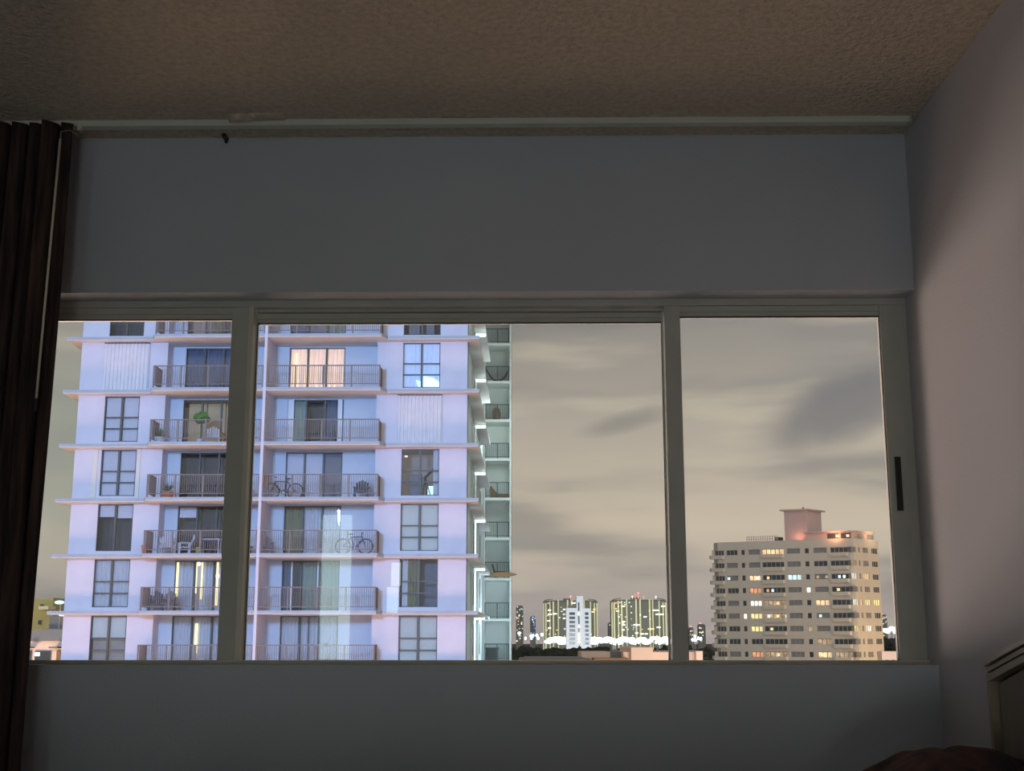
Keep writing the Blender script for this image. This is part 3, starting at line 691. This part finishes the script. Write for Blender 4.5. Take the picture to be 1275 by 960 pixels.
# hammock and gear on the rear wing
zz = FZ[8]
hm = MB().grid(lambda u, v: (RX0+.15+(RX1-RX0-.32)*u, RY+.4+.5*v, zz+.12+.85*(2*u-1)**2+.08*math.sin(math.pi*v)*-1), 16, 6)
hmo = put('hammock', hm, 'cloth', label='dark hammock slung across a rear wing balcony near the tower top', cat='hammock', smooth=True, solid=.04)
def gear(name, mb, m, label, cat, **k): put(name, mb, m, label=label, cat=cat, **k)
x = at(618, 515, 86.5).x; z = FZ[7]
gear('covered_grill', MB().lathe((x, 86.6, z), [(.25, 0), (.3, .5), (.22, .85), (.05, .95)], 12), 'wood', 'brown covered barbecue behind the rear wing railing', 'grill')
x = at(616, 610, 86.5).x; z = FZ[5]
gear('deck_lounger', MB().add([(x-.3, 86.3, z), (x+1.0, 86.3, z), (x+1.0, 86.8, z), (x-.3, 86.8, z), (x-.35, 86.3, z+.85), (x-.25, 86.3, z+.85), (x+.2, 86.3, z+.3), (x+1.0, 86.3, z+.3), (x-.35, 86.8, z+.85), (x-.25, 86.8, z+.85), (x+.2, 86.8, z+.3), (x+1.0, 86.8, z+.3)],
     [(0, 1, 7, 6, 5, 4), (3, 8, 9, 10, 11, 2), (4, 5, 9, 8), (5, 6, 10, 9), (6, 7, 11, 10), (7, 1, 2, 11), (0, 4, 8, 3), (0, 3, 2, 1)]), 'wood', 'brown deck lounger on a rear wing balcony', 'lounger')
z = FZ[3]; xs_ = at(611, 717, 85.9).x; xe = at(644, 717, 85.9).x
bp_ = []
for k in range(13):
    t = k/12; bp_.append((xs_+(xe-xs_)*t, .16*math.sin(math.pi*min(1, .15+t*.85))**.6))
gear('paddle_board', MB().add([(x, 85.9, z+.22-w) for x, w in bp_]+[(x, 85.9, z+.22+w) for x, w in bp_[::-1]]+[(x, 85.98, z+.22-w) for x, w in bp_]+[(x, 85.98, z+.22+w) for x, w in bp_[::-1]],
     [tuple(range(26)), tuple(range(51, 25, -1))]+[(i, 26+i, 26+(i+1) % 26, (i+1) % 26) for i in range(26)]), 'wood', 'brown board jutting past the rear wing balcony railing', 'board')
gear('patio_bench', MB().box(RX0+.7, RX1-.4, 86.4, 86.7, z+.4, z+.47).box(RX0+.75, RX0+.82, 86.4, 86.7, z, z+.4).box(RX1-.52, RX1-.45, 86.4, 86.7, z, z+.4).tube([(RX0+.75, 86.6, z+.4), (RX0+.6, 86.6, z+.95)], .06), 'black', 'dark bench behind the railing above the brown board', 'bench')
z = FZ[1]
gear('storage_bin', MB().box(RX0+.2, RX1-.9, 86.2, 86.9, z+.02, z+.75).box(RX0+.15, RX1-.85, 86.15, 86.95, z+.75, z+.82), 'black', 'black storage bin on the lowest visible rear wing balcony', 'bin')

# ============================================================ BEIGE CONDO (right)
C3 = at(1063, 664, 255.0); TH = R(23)
ud = Vector((-math.cos(TH), math.sin(TH), 0)); vd = Vector((.70, .714, 0))
def cx(u, v, z): return (C3.x+ud.x*u+vd.x*v, C3.y+ud.y*u+vd.y*v, z)
def u_of(px):      # main face coordinate of a pixel column
    lo, hi = -5, 45
    for _ in range(40):
        m_ = (lo+hi)/2; w = cx(m_, 0, 10); a_ = at(px, 740, w[1])
        if a_.x < w[0]: lo = m_
        else: hi = m_
    return lo
def v_of(px):
    lo, hi = -5, 60
    for _ in range(40):
        m_ = (lo+hi)/2; w = cx(0, m_, 10); a_ = at(px, 740, w[1])
        if a_.x > w[0]: lo = m_
        else: hi = m_
    return lo
UL = u_of(892); VR = v_of(1097)
zr = [at(1062, y, 255).z for y in (684, 700.6, 717, 733.2, 749.6, 766, 782.4, 798.8, 815.2)]
fs_ = (zr[0]-zr[-1])/8
ztop = at(1045, 670.5, 255.5).z
condo = empty('condo_building', cx(15, 8, -20), 'beige condominium block with lit windows and pink rooftop box', 'building')
def cp(name, mb, m, par=condo, **k): return put(name, mb, m, par, xf=cx, **k)
# body as stacked spandrels and recessed glazing
foot = [(0, .8), (.3, .2), (.9, 0), (UL-.6, 0), (UL+1.6, 2.2), (UL+1.6, VR), (0, VR)]
cp('core', MB().prism([(.5, .9), (1.2, .5), (UL-.8, .5), (UL+1.0, 2.4), (UL+1.0, VR-.4), (.5, VR-.4)], -20, ztop-.4), 'cglass2')
wh = 1.05
zl = [z for z in zr]+[zr[-1]-fs_*k for k in range(1, 4)]
for k, z in enumerate(zl):
    up = z+wh/2; lowz = (zl[k+1]+wh/2) if k+1 < len(zl) else -20
    if k == 0: cp('parapet', MB().prism(foot, up, ztop), 'cwall')
    cp('spandrel', MB().prism(foot, lowz, z-wh/2), 'cwall')
cols = [(888, 903, 'b'), (906, 920, 'w'), (924.5, 929, 's'), (933.5, 948, 'w'), (950.5, 978, 'b'), (981.5, 998.5, 'w'), (1004, 1009.5, 's'), (1015, 1032, 'w'), (1036, 1058, 'c')]
vcols = [(1064, 1069, 'w'), (1071.5, 1074, 's'), (1077, 1084, 'w'), (1088, 1096, 'b')]
lit = {(0, 4): 'e_warm', (2, 3): 'e_warm', (2, 5): 'e_cool', (3, 3): 'e_org', (3, 6): 'e_white', (4, 3): 'e_white', (4, 4): 'e_tan', (4, 7): 'e_warm', (5, 2): 'e_white', (5, 3): 'e_yel', (5, 4): 'e_tan', (6, 3): 'e_yel', (6, 6): 'e_tan', (8, 3): 'e_org', (8, 7): 'e_warm', (8, 4): 'e_tan', (8, 8): 'e_tan', (7, 7): 'e_tan'}
vlit = {(2, 0): 'e_white', (2, 2): 'e_warm', (4, 0): 'e_white', (4, 1): 'e_warm', (4, 2): 'e_yel', (4, 3): 'e_yel', (6, 0): 'e_yel', (6, 2): 'e_white', (1, 0): 'e_tan'}
dk = {(0, 1), (1, 2), (3, 1), (1, 7), (6, 1), (7, 1), (7, 3), (3, 4), (4, 2), (3, 2), (2, 2), (0, 2), (6, 2), (7, 2), (2, 6), (1, 6), (4, 6), (5, 6), (7, 6), (8, 2)}
rnd = random.Random(5)
for r_i, z in enumerate(zr):
    # solid piers between windows
    edges = [u_of(p) for a_ in cols for p in a_[:2]]
    us = sorted(edges)
    piers = [(us[2*j+1], us[2*j+2]) for j in range(len(us)//2-1)]+[(us[-1], UL+.2)]
    for a_, b_ in piers: cp('pier', B(a_, b_, 0.0, .5, z-wh/2, z+wh/2), 'cwall')
    for j, (p0_, p1_, ty) in enumerate(cols):
        u1, u0 = u_of(p0_), u_of(p1_)
        mt = lit.get((r_i, j)) or ('cglass' if (ty in 'bcs' or (r_i, j) in dk) else 'cglass2')
        hz = wh/2
        o = cp('window', B(u0, u1, .22, .30, z-hz, z+hz), mt if ty != 's' or mt != 'cglass2' else 'cglass')
        f = MB(); n = 1 if ty == 's' else (5 if ty == 'b' and u1-u0 > 4 else 4 if ty in 'bc' else 3)
        for q in range(n+1): uu = u0+(u1-u0)*q/n; f.box(max(u0, uu-.06), min(u1, uu+.06), .12, .2, z-hz, z+hz)
        f.box(u0, u1, .12, .2, z+hz-.1, z+hz)
        cp('window_frame', f, 'cframe', o)
        if ty in 'bc':   # projecting balcony lip
            cp('balcony_lip', MB().prism([(u0-.1, 0), (u0+.1, -.5), (u1-.1, -.5), (u1+.1, 0)], z-hz-.75, z-hz), 'cwall')
    # lamps seen inside rooms
    # side face
    ve = [v_of(p) for a_ in vcols for p in a_[:2]]
    for a_, b_ in [(.8, ve[0])]+[(ve[2*j+1], ve[2*j+2]) for j in range(3)]+[(ve[-1], VR)]:
        if b_ > a_: cp('pier', B(0, .5, a_, b_, z-wh/2, z+wh/2), 'cwall')
    for j, (p0_, p1_, ty) in enumerate(vcols):
        v0, v1 = v_of(p0_), v_of(p1_); mt = vlit.get((r_i, j)) or ('cglass' if ty == 'b' else 'cglass2')
        o = cp('window', B(.25, .33, v0, v1, z-wh/2, z+wh/2), mt)
        f = MB(); n = 1 if ty == 's' else 3
        for q in range(n+1): vv = v0+(v1-v0)*q/n; f.box(.14, .22, max(v0, vv-.1), min(v1, vv+.1), z-wh/2, z+wh/2)
        cp('window_frame', f, 'cframe', o)
    # left end balconies
    cp('end_balcony', MB().box(UL+1.6, UL+2.8, 2.5, 6.5, z-1.1, z-.35), 'cwall'); cp('end_window', B(UL+1.6, UL+2.4, 2.8, 6.2, z-.35, z+.75), 'cglass')
    cp('corner_window', MB().add([cxx for cxx in [(UL-.2, .42, z-.5), (UL+1.0, 1.6, z-.5), (UL+1.0, 1.6, z+.5), (UL-.2, .42, z+.5), (UL-.2, .5, z-.5), (UL+.9, 1.7, z-.5), (UL+.9, 1.7, z+.5), (UL-.2, .5, z+.5)]], [(0, 1, 2, 3), (4, 7, 6, 5), (0, 3, 7, 4), (1, 5, 6, 2)]), 'cglass' if r_i not in (4, 5) else 'e_white')
def spot(px, py, Y, r, m): v = at(px, py, Y); return v, r, m
for px, r_i, m_ in ((1052, 2, 'e_white'), (1046, 2, 'e_cool'), (1044, 3, 'e_yel'), (956, 3, 'e_org'), (962, 3, 'e_cool'), (956, 5, 'e_white'), (967, 5, 'e_yel'), (978, 5, 'e_cool'), (968, 4, 'e_warm'), (959, 6, 'e_yel'), (1001, 6, 'e_white'), (966, 8, 'e_warm'), (1020, 5, 'e_cool'), (1022, 8, 'e_yel'), (1033, 7, 'e_org'), (957, 2, 'e_warm'), (944, 2, 'e_white'), (1019, 2, 'e_tan'), (1030, 2, 'e_tan'), (908, 2, 'e_cool')):
    u = u_of(px); z = zr[r_i]
    cp('room_lamp', MB().box(u-.25, u+.25, .08, .12, z-.35, z+.2), m_)
# penthouse, lift tower, rails
zp = at(1063, 662, 256).z; u5 = u_of(1003)
cp('penthouse', MB().box(.6, u5, 1.2, VR-1, ztop, zp), 'cpink', label='orange-lit penthouse storey')
cp('penthouse_roof', MB().box(.2, u5+.5, .7, VR-.4, zp, zp+.25), 'cpink')
for a_, b_ in ((1030, 1044), (1047, 1059)): cp('window', B(u_of(b_), u_of(a_), 1.1, 1.2, ztop+.15, zp-.2), 'cglass')
for a_, b_ in ((1075, 1082), (1087, 1095)): cp('window', B(.5, .6, v_of(a_), v_of(b_), ztop+.2, zp-.3), 'cglass2')
for px in (1043, 1056): cp('room_lamp', B(u_of(px)-.3, u_of(px)+.3, 1.0, 1.08, ztop+.4, ztop+.9), 'e_warm')
ub, ua = u_of(978), u_of(1007); zt2 = at(1000, 636, 262).z
cp('lift_tower', MB().box(ua+1.0, ub+1.0, 2.5, VR-1.5, ztop, zt2), 'cpink', label='pink rooftop box'); cp('lift_roof', MB().box(ua+.4, ub+1.6, 1.9, VR-.9, zt2, zt2+.3), 'cpink')
cp('roof_fin', MB().box(ua+3, ua+3.2, 5, 5.2, zt2+.3, zt2+.9), 'cglass')
u7, u8 = u_of(965), u_of(927); rb = MB()
for q in range(14): uu = u7+(u8-u7)*q/13; rb.box(uu-.05, uu+.05, 1.5, 1.6, ztop, ztop+1.1)
for zz_ in (.5, 1.05): rb.box(u7, u8, 1.5, 1.6, ztop+zz_, ztop+zz_+.08)
cp('roof_railing', rb, 'cpink'); cp('roof_unit', B(u_of(966), u_of(960), 2, 3.5, ztop, ztop+.9), 'cglass')
w = cx(3.5, -.6, ztop+.8); light('roof_lamp', 'POINT', w, None, 320, (1, .4, .2), shadow_soft_size=.3)
w = cx(u5+1.5, 1.2, ztop+.8); light('roof_lamp', 'POINT', w, None, 70, (1, .4, .25), shadow_soft_size=.3)
w = cx(-1.5, 6, ztop+1.5); light('roof_lamp', 'POINT', w, None, 250, (1, .7, .4), shadow_soft_size=.3)

# ============================================================ FAR CITY
put('ground', MB().add([(-1500, 20, -20), (1500, 20, -20), (3500, 5000, -20), (-3500, 5000, -20)], [(0, 1, 2, 3)]), 'ground', kind='structure')
def far_condo(px0, px1, ytop, ybase, Y, label, lits, seed, beacons):
    a_ = at(px0, ytop, Y); b_ = at(px1, ybase, Y); W_ = b_.x-a_.x; zt_ = a_.z; s = W_/71.0   # metres per pixel
    o = empty('far_tower_block', ((a_.x+b_.x)/2, Y+15, -20), label, 'building')
    X = lambda q: a_.x+q*s
    put('body', B(X(1), X(70), Y+2, Y+25, -20, zt_-2*s), 'hz_mid', o)
    sl = MB(); fh = s*2.55; n = int((zt_-2*s+6)/fh)
    for k in range(n): z = zt_-3*s-k*fh; sl.box(X(1.5), X(69.5), Y+1, Y+2, z-.22*fh, z)
    put('floor_slabs', sl, 'hz_mid', o)
    for q0, q1 in ((1, 2.4), (3.5, 5.5), (9, 10.5), (13, 15), (19.5, 21), (31, 33), (36, 38), (48, 50), (52, 53.5), (60, 61.5), (65, 66.5), (68, 69.8)):
        top = zt_-(4 if q0 < 9 or q0 > 60 else 0 if 13 < q0 < 60 else 2)*s
        put('pilaster', B(X(q0), X(q1), Y-1, Y+2, -20, top), 'hz_pale', o)
    put('crown', MB().box(X(3), X(68), Y+1, Y+24, zt_-2*s, zt_-.6*s).box(X(27), X(37), Y+4, Y+20, zt_-.6*s, zt_+2.0*s), 'hz_dark', o, label='dark roof crown')
    for q, d in ((2, 1), (69, -1)):
        put('roof_arm', MB().tube([(X(q), Y+1, zt_-4*s), (X(q+1.0*d), Y+1, zt_-.8*s), (X(q+4*d), Y+1, zt_+.3*s), (X(q+11*d), Y+1, zt_+1.0*s)], .5*s), 'hz_dark', o)
    rn = random.Random(seed); ms = ['e_white', 'e_white', 'e_warm', 'e_cool', 'e_yel', 'e_white']
    for (qx, qy, w_, mm) in lits:
        z = zt_-qy*s; put('lit_window', B(X(qx), X(qx+w_), Y-1.4, Y-1.05, z-1.6*s, z), mm, o)
    for k in range(34):
        qx = rn.uniform(4, 66); qy = rn.randrange(1, 20)*2.55+1; z = zt_-qy*s
        put('lit_window', B(X(qx), X(qx+rn.uniform(.9, 2.2)), Y-1.4, Y-1.05, z-1.1*s, z), rn.choice(ms), o)
    for q, zz_, m_ in beacons: put('beacon', MB().ball((X(q), Y, zt_+zz_*s), 1.1*s, 1.1*s, 1.1*s, 8, 5).tube([(X(q), Y, zt_), (X(q), Y, zt_+zz_*s)], .3*s), m_, o, label='red aviation beacon' if m_ == 'e_red' else 'roof lamp')
    return o
far_condo(675, 746, 747, 803, 1650, 'far pale twin block behind the white stepped building', [(7, 12, 4, 'e_white'), (7, 17, 5, 'e_white'), (13.5, 16.5, 5, 'e_white'), (7, 34, 4, 'e_white'), (26, 11, 4, 'e_white'), (26, 17, 3, 'e_yel'), (26, 22, 4, 'e_white'), (37, 3, 8, 'e_white'), (64, 11, 3, 'e_yel'), (62, 14, 4, 'e_yel'), (27, 35, 4, 'e_cool'), (6, 25, 4, 'e_white')], 3, [(36, 4.5, 'e_red')])
far_condo(760, 832, 746, 803, 1620, 'far pale twin block right of the white stepped building', [(4, 4, 6, 'e_org'), (14, 8, 4, 'e_white'), (53, 13, 7, 'e_white'), (63, 8, 5, 'e_white'), (60, 18, 6, 'e_white'), (7, 14, 4, 'e_yel'), (56, 18, 4, 'e_white'), (41, 21, 4, 'e_white'), (28, 31, 8, 'e_white'), (46, 36, 8, 'e_yel'), (57, 34, 5, 'e_white'), (30, 41, 4, 'e_white'), (37, 42, 4, 'e_white'), (42, 42, 4, 'e_white'), (14, 27, 4, 'e_white'), (14, 31, 4, 'e_white'), (14, 37, 3, 'e_white')], 8, [(35, 7.5, 'e_red'), (31, 5.5, 'e_org'), (27.5, 3, 'e_white'), (57, 3, 'e_white'), (42, 3, 'e_org')])
# white stepped building
Y = 950.0; s = at(706, 780, Y).x-at(705, 780, Y).x
o = empty('stepped_building', (at(720, 800, Y).x, Y+8, -20), 'white stepped mid-rise with central stair tower in front of the far twin block', 'building')
def X(p_): return at(p_, 780, Y).x
def Zp(p_): return at(720, p_, Y).z
put('left_block', B(X(705), X(718), Y, Y+16, -20, Zp(757)), 'hz_white', o); put('right_block', B(X(726.5), X(735.5), Y+1, Y+16, -20, Zp(757.5)), 'hz_white', o)
put('stair_tower', B(X(718), X(726.5), Y-1.5, Y+16, -20, Zp(742.5)), 'hz_white', o); put('set_back', B(X(708), X(718), Y+3, Y+14, Zp(757), Zp(753.5)), 'roofg', o)
for k in range(8):
    y_ = 762.5+5.25*k
    put('window', B(X(709), X(716), Y-.25, Y, Zp(y_+3.2), Zp(y_)), 'cglass', o); put('window', B(X(728.5), X(733), Y+.75, Y+1, Zp(y_+3.2), Zp(y_)), 'cglass', o)
    put('balcony', B(X(708), X(717), Y-1.2, Y, Zp(y_+4.6), Zp(y_+3.2)), 'hz_white', o)
for y0_, y1_ in ((750, 761), (767, 777), (782, 787)): put('stair_window', B(X(719.8), X(721.6), Y-1.8, Y-1.5, Zp(y1_), Zp(y0_)), 'cglass', o)
for y0_ in (763, 779, 788.5, 793, 797.5): put('stair_lamp', B(X(719.8), X(721.8), Y-1.9, Y-1.5, Zp(y0_+2.8), Zp(y0_)), 'e_yel', o)
# slim far towers
def slim(px0, px1, ytop, Y, label, seed, m='hz_mid', ms=('e_white', 'e_cool', 'e_yel'), n=16, red=False):
    a_ = at(px0, ytop, Y); b_ = at(px1, 800, Y); s = (b_.x-a_.x)/(px1-px0)
    o = empty('far_tower', ((a_.x+b_.x)/2, Y+10, -20), label, 'building')
    put('body', B(a_.x, b_.x, Y, Y+20, -20, a_.z-1.5*s), m, o); put('top', B(a_.x+s, b_.x-s, Y+2, Y+16, a_.z-1.5*s, a_.z), m, o)
    if red: put('beacon', MB().ball((a_.x+3*s, Y+8, a_.z+1.2*s), 1.6*s, 1.6*s, .9*s, 8, 5).tube([(a_.x+3*s, Y+8, a_.z), (a_.x+3*s, Y+8, a_.z+s)], .3*s), 'e_red', o, label='red aviation beacon')
    rn = random.Random(seed)
    for k in range(n):
        x = rn.uniform(a_.x, b_.x-1.2*s); z = rn.uniform(b_.z, a_.z-2*s); put('lit_window', B(x, x+1.2*s, Y-.6, Y-.1, z, z+1.2*s), rn.choice(ms), o)
slim(642.5, 651.5, 754, 2400, 'slim far skyscraper with white crown lights beside the tower edge', 1, n=26, ms=('e_white', 'e_cool', 'e_white', 'e_yel'))
slim(660, 667, 767, 2400, 'slim far skyscraper with blue lights left of the twin blocks', 2, n=16, ms=('e_cool', mat('blue_sign_light', (.1, .2, 1), emit=(.15, .3, 1), es=1.5), 'e_white'))
slim(757.5, 762, 775, 2000, 'narrow grey tower at the left edge of the right twin block', 4, n=3)
slim(858, 864, 781, 2200, 'small far tower with red top light beside the right mullion', 6, n=8, red=True)
slim(870, 879, 777, 2200, 'far tower with scattered lights at the left edge of the beige condominium', 7, n=14, red=True)
slim(1098, 1106, 765, 2000, 'far tower with stacked lights at the right edge of the beige condominium', 9, n=16, red=True)
slim(751, 756, 794, 1900, 'low far building between the twin blocks', 11, n=5)
# floodlights in front of the far blocks
rn = random.Random(21); proto = None
def flood(px, py, Y, sc, grp, lab):
    global proto
    v = at(px, py, Y)
    if proto is None:
        o = empty('floodlight', v); ORG[o] = v
        put('lamp_head', MB().ball(v, 2.6, 2, 1.9, 10, 6), 'e_flood', o, smooth=True); put('pole', MB().tube([(v.x, v.y+.5, v.z-1.5), (v.x, v.y+.5, -20)], .25), 'cframe', o)
        proto = o; r_ = o
    else:
        r_ = proto.copy(); COL.objects.link(r_); r_.location = v
        for ch in proto.children: c_ = ch.copy(); COL.objects.link(c_); c_.parent = r_
    r_.scale = (sc, 1, 1 if sc < 1.5 else 1.0); tag(r_, lab, 'floodlight', grp)
GL = 'bright white floodlight in the glowing row below the far twin blocks'
for k in range(48):
    px = 684+152*k/47+rn.uniform(-1.5, 1.5)
    if 704 < px < 737: px = 700 if rn.random() < .5 else 740
    flood(px, 797.5+rn.uniform(-3.0, 3.5), 1240+(k % 6)*26, rn.uniform(1.0, 2.1), 'floodlights below the far twin blocks', GL)
for k in range(9): flood(1101+rn.uniform(0, 17), 785+rn.uniform(-3, 3.5), 1300, rn.uniform(.8, 1.4), 'floodlights right of the beige condominium', 'bright white floodlight low at the right edge of the beige condominium')
for k in range(8): flood(644+rn.uniform(0, 32), 792+rn.uniform(-4, 3), 1500, rn.uniform(.4, .8), 'floodlights below the slim towers', 'small white light low beneath the slim far skyscrapers')
for k in range(5): flood(862+rn.uniform(0, 15), 796+rn.uniform(-4, 3), 1500, rn.uniform(.4, .8), 'floodlights by the right mullion', 'small white light between the right mullion and the beige condominium')
# trees
protos = []
def tree(px, py, Y, w_, label, grp):
    v = at(px, py, Y); rn_ = random.Random(int(px*7+Y))
    zc = v.z-w_*.35
    o = empty('tree', (v.x, Y, -20), label, 'tree', grp)
    put('trunk', MB().tube([(v.x, Y, -20), (v.x, Y, zc)], .35, 6, rs=[.5, .3]), 'bark', o)
    c_ = MB()
    for k in range(6):
        c_.ball((v.x+rn_.uniform(-.3, .3)*w_, Y+rn_.uniform(-.2, .2)*w_, zc+rn_.uniform(-.28, .05)*w_), w_*.34, w_*.3, w_*.26, 10, 7, .8, rn_.uniform(0, 50))
    put('crown', c_, 'tree', o)
TL = 'dark tree in the wooded belt below the far twin blocks'
for k in range(16): tree(642+k*13.0+rn.uniform(-1, 1), 804.5+rn.uniform(-1.5, 1.5), 560+(k % 3)*16, 11+rn.uniform(-1, 1.5), TL, 'trees below the far twin blocks')
tree(862, 803.5, 520, 9, 'dark tree beside the right mullion, nearer the mullion', 'trees by the right mullion')
tree(876, 804, 540, 9, 'dark tree touching the left edge of the beige condominium', 'trees by the right mullion')
tree(1104, 792, 500, 8, 'dark tree touching the right edge of the beige condominium', 'trees right of the condominium')
tree(1116, 793, 516, 8, 'dark tree against the right window stile', 'trees right of the condominium')
# low buildings
def block(name, x0, x1, y0, y1, z1, m, o, **k): return put(name, B(x0, x1, y0, y1, -20, z1), m, o, **k)
Yp = 150.0; o = empty('low_building', (at(800, 815, Yp).x, Yp+8, -20), 'low peach building with a raised middle parapet below the far twin blocks', 'building')
def z_(py, Y=Yp): return at(800, py, Y).z
def x_(px, Y=Yp): return at(px, 812, Y).x
block('wing', x_(776), x_(872), Yp, Yp+20, z_(812), 'peach', o); block('raised_block', x_(785), x_(812), Yp-1, Yp+18, z_(806), 'peach', o)
block('annex', x_(725), x_(761), Yp+2, Yp+14, z_(812), 'peach', o); block('link', x_(761), x_(779), Yp+4, Yp+14, z_(812), 'roofg', o)
block('stair_house', x_(864), x_(872), Yp-2, Yp+10, z_(810.5), 'peach', o)
for px in (772, 798, 824): put('roof_mast', MB().tube([(x_(px), Yp+5, z_(812)), (x_(px), Yp+5, z_(801))], .12), 'cframe', o)
block('low_wing', x_(738), x_(780), Yp-3, Yp+2, z_(819), 'wood', o)
o = empty('low_warehouse', (at(690, 818, 140).x, 145, -20), 'low tan-roofed building at the foot of the dark trees', 'building')
block('hall', at(645, 820, 140).x, at(738, 820, 140).x, 140, 160, at(690, 821.5, 140).z, 'wood', o); block('ridge', at(652, 820, 142).x, at(730, 820, 142).x, 143, 158, at(690, 820, 140).z, 'roofg', o)
o = empty('low_building', (at(1110, 818, 160).x, 168, -20), 'low pale building at the right foot of the beige condominium', 'building')
block('hall', at(1098, 815, 160).x, at(1150, 815, 160).x, 160, 162, at(1110, 811, 160).z, 'peach', o)
for a_ in (1102, 1110, 1118): put('window', B(at(a_, 815, 160).x, at(a_+4, 815, 160).x, 159.9, 160, -3.5, -1.6), 'cglass', o)
# left of the tower
Yl = 130.0
def xl(px, Y=Yl): return at(px, 780, Y).x
def zl_(py, Y=Yl): return at(60, py, Y).z
o = empty('yellow_building', (xl(52), Yl+6, -20), 'small yellow building left of the white tower', 'building')
block('body', xl(25), xl(63), Yl, Yl+12, zl_(746), 'yellow', o); block('shaft', xl(58), xl(66.5), Yl-.5, Yl+10, zl_(744.5), 'yellow', o)
for x0_, y0_ in ((48.5, 752), (47.5, 772)):
    f = put('window', B(xl(x0_), xl(x0_+4.5), Yl-.12, Yl, zl_(y0_+6), zl_(y0_)), 'cframe', o); put('pane', B(xl(x0_+.5), xl(x0_+4), Yl-.15, Yl-.12, zl_(y0_+5.4), zl_(y0_+.6)), 'cglass', f)
put('canopy', B(xl(58), xl(70), Yl-2.5, Yl-.5, zl_(759.5), zl_(755.5)), 'hz_pale', o)
o = empty('grey_roofed_building', (xl(72, 105), 110, -20), 'grey-roofed building between the yellow building and the white tower', 'building')
block('hall', at(61, 780, 105).x, at(95, 780, 105).x, 105, 118, at(60, 767, 105).z, 'roofg', o); block('parapet', at(59, 780, 105).x, at(95, 780, 105).x, 104, 105, at(60, 783, 105).z, 'roofg', o)
o = empty('peach_house', (at(58, 805, 84).x, 90, -20), 'peach house with grey flat roof at the lower left of the view', 'building')
hx0, hx1 = at(20, 805, 84).x, at(85, 805, 84).x
put('walls', B(hx0, hx1, 84, 98, -20, at(60, 798, 84).z), 'peach', o); put('flat_roof', MB().box(hx0-.4, hx1, 83.6, 98.5, at(60, 798, 84).z, at(60, 784, 84).z), 'roofg', o)
for a_, b_, m_ in ((36, 40, 'cglass'), (44, 64, 'cglass'), (71, 77, 'wood')):
    f = put('window', B(at(a_, 812, 84).x, at(b_, 812, 84).x, 83.9, 84, at(60, 818, 84).z-.6, at(60, 810, 84).z), 'cframe', o)
    put('pane', B(at(a_+.6, 812, 84).x, at(b_-.6, 812, 84).x, 83.85, 83.9, at(60, 818, 84).z-.5, at(60, 810.8, 84).z), m_, f)
put('lit_pane', B(at(45, 812, 84).x, at(51, 812, 84).x, 83.8, 83.85, at(60, 817, 84).z, at(60, 812, 84).z), 'e_cool', o)
put('awning', B(at(36, 806, 84).x, at(43, 806, 84).x, 82.8, 84, at(60, 807, 84).z, at(60, 805.5, 84).z), 'roofg', o); put('awning', B(at(69, 806, 84).x, at(80, 806, 84).x, 82.8, 84, at(60, 807, 84).z, at(60, 805, 84).z), 'roofg', o)
for px, py, sx, sz, lab, m_ in ((74, 750, .42, .16, 'blue-white lamp on the roofline left of the tower, upper one', 'e_cool'), (78, 764, .42, .2, 'white oval lamp on the roofline left of the tower, lower one', 'e_flood')):
    v = at(px, py, 103); g_ = MB().ball(v, sx*1.0, .2, sz*1.0, 12, 6)
    oo = empty('roof_floodlight', (v.x, v.y, at(60, 767, 105).z), lab, 'floodlight'); put('lamp_head', g_, m_, oo, smooth=True)
    put('mast', MB().tube([(v.x, 103.3, v.z-.1), (v.x, 103.3, v.z-2.5), (v.x, 105.5, v.z-2.9)], .06), 'cframe', oo)
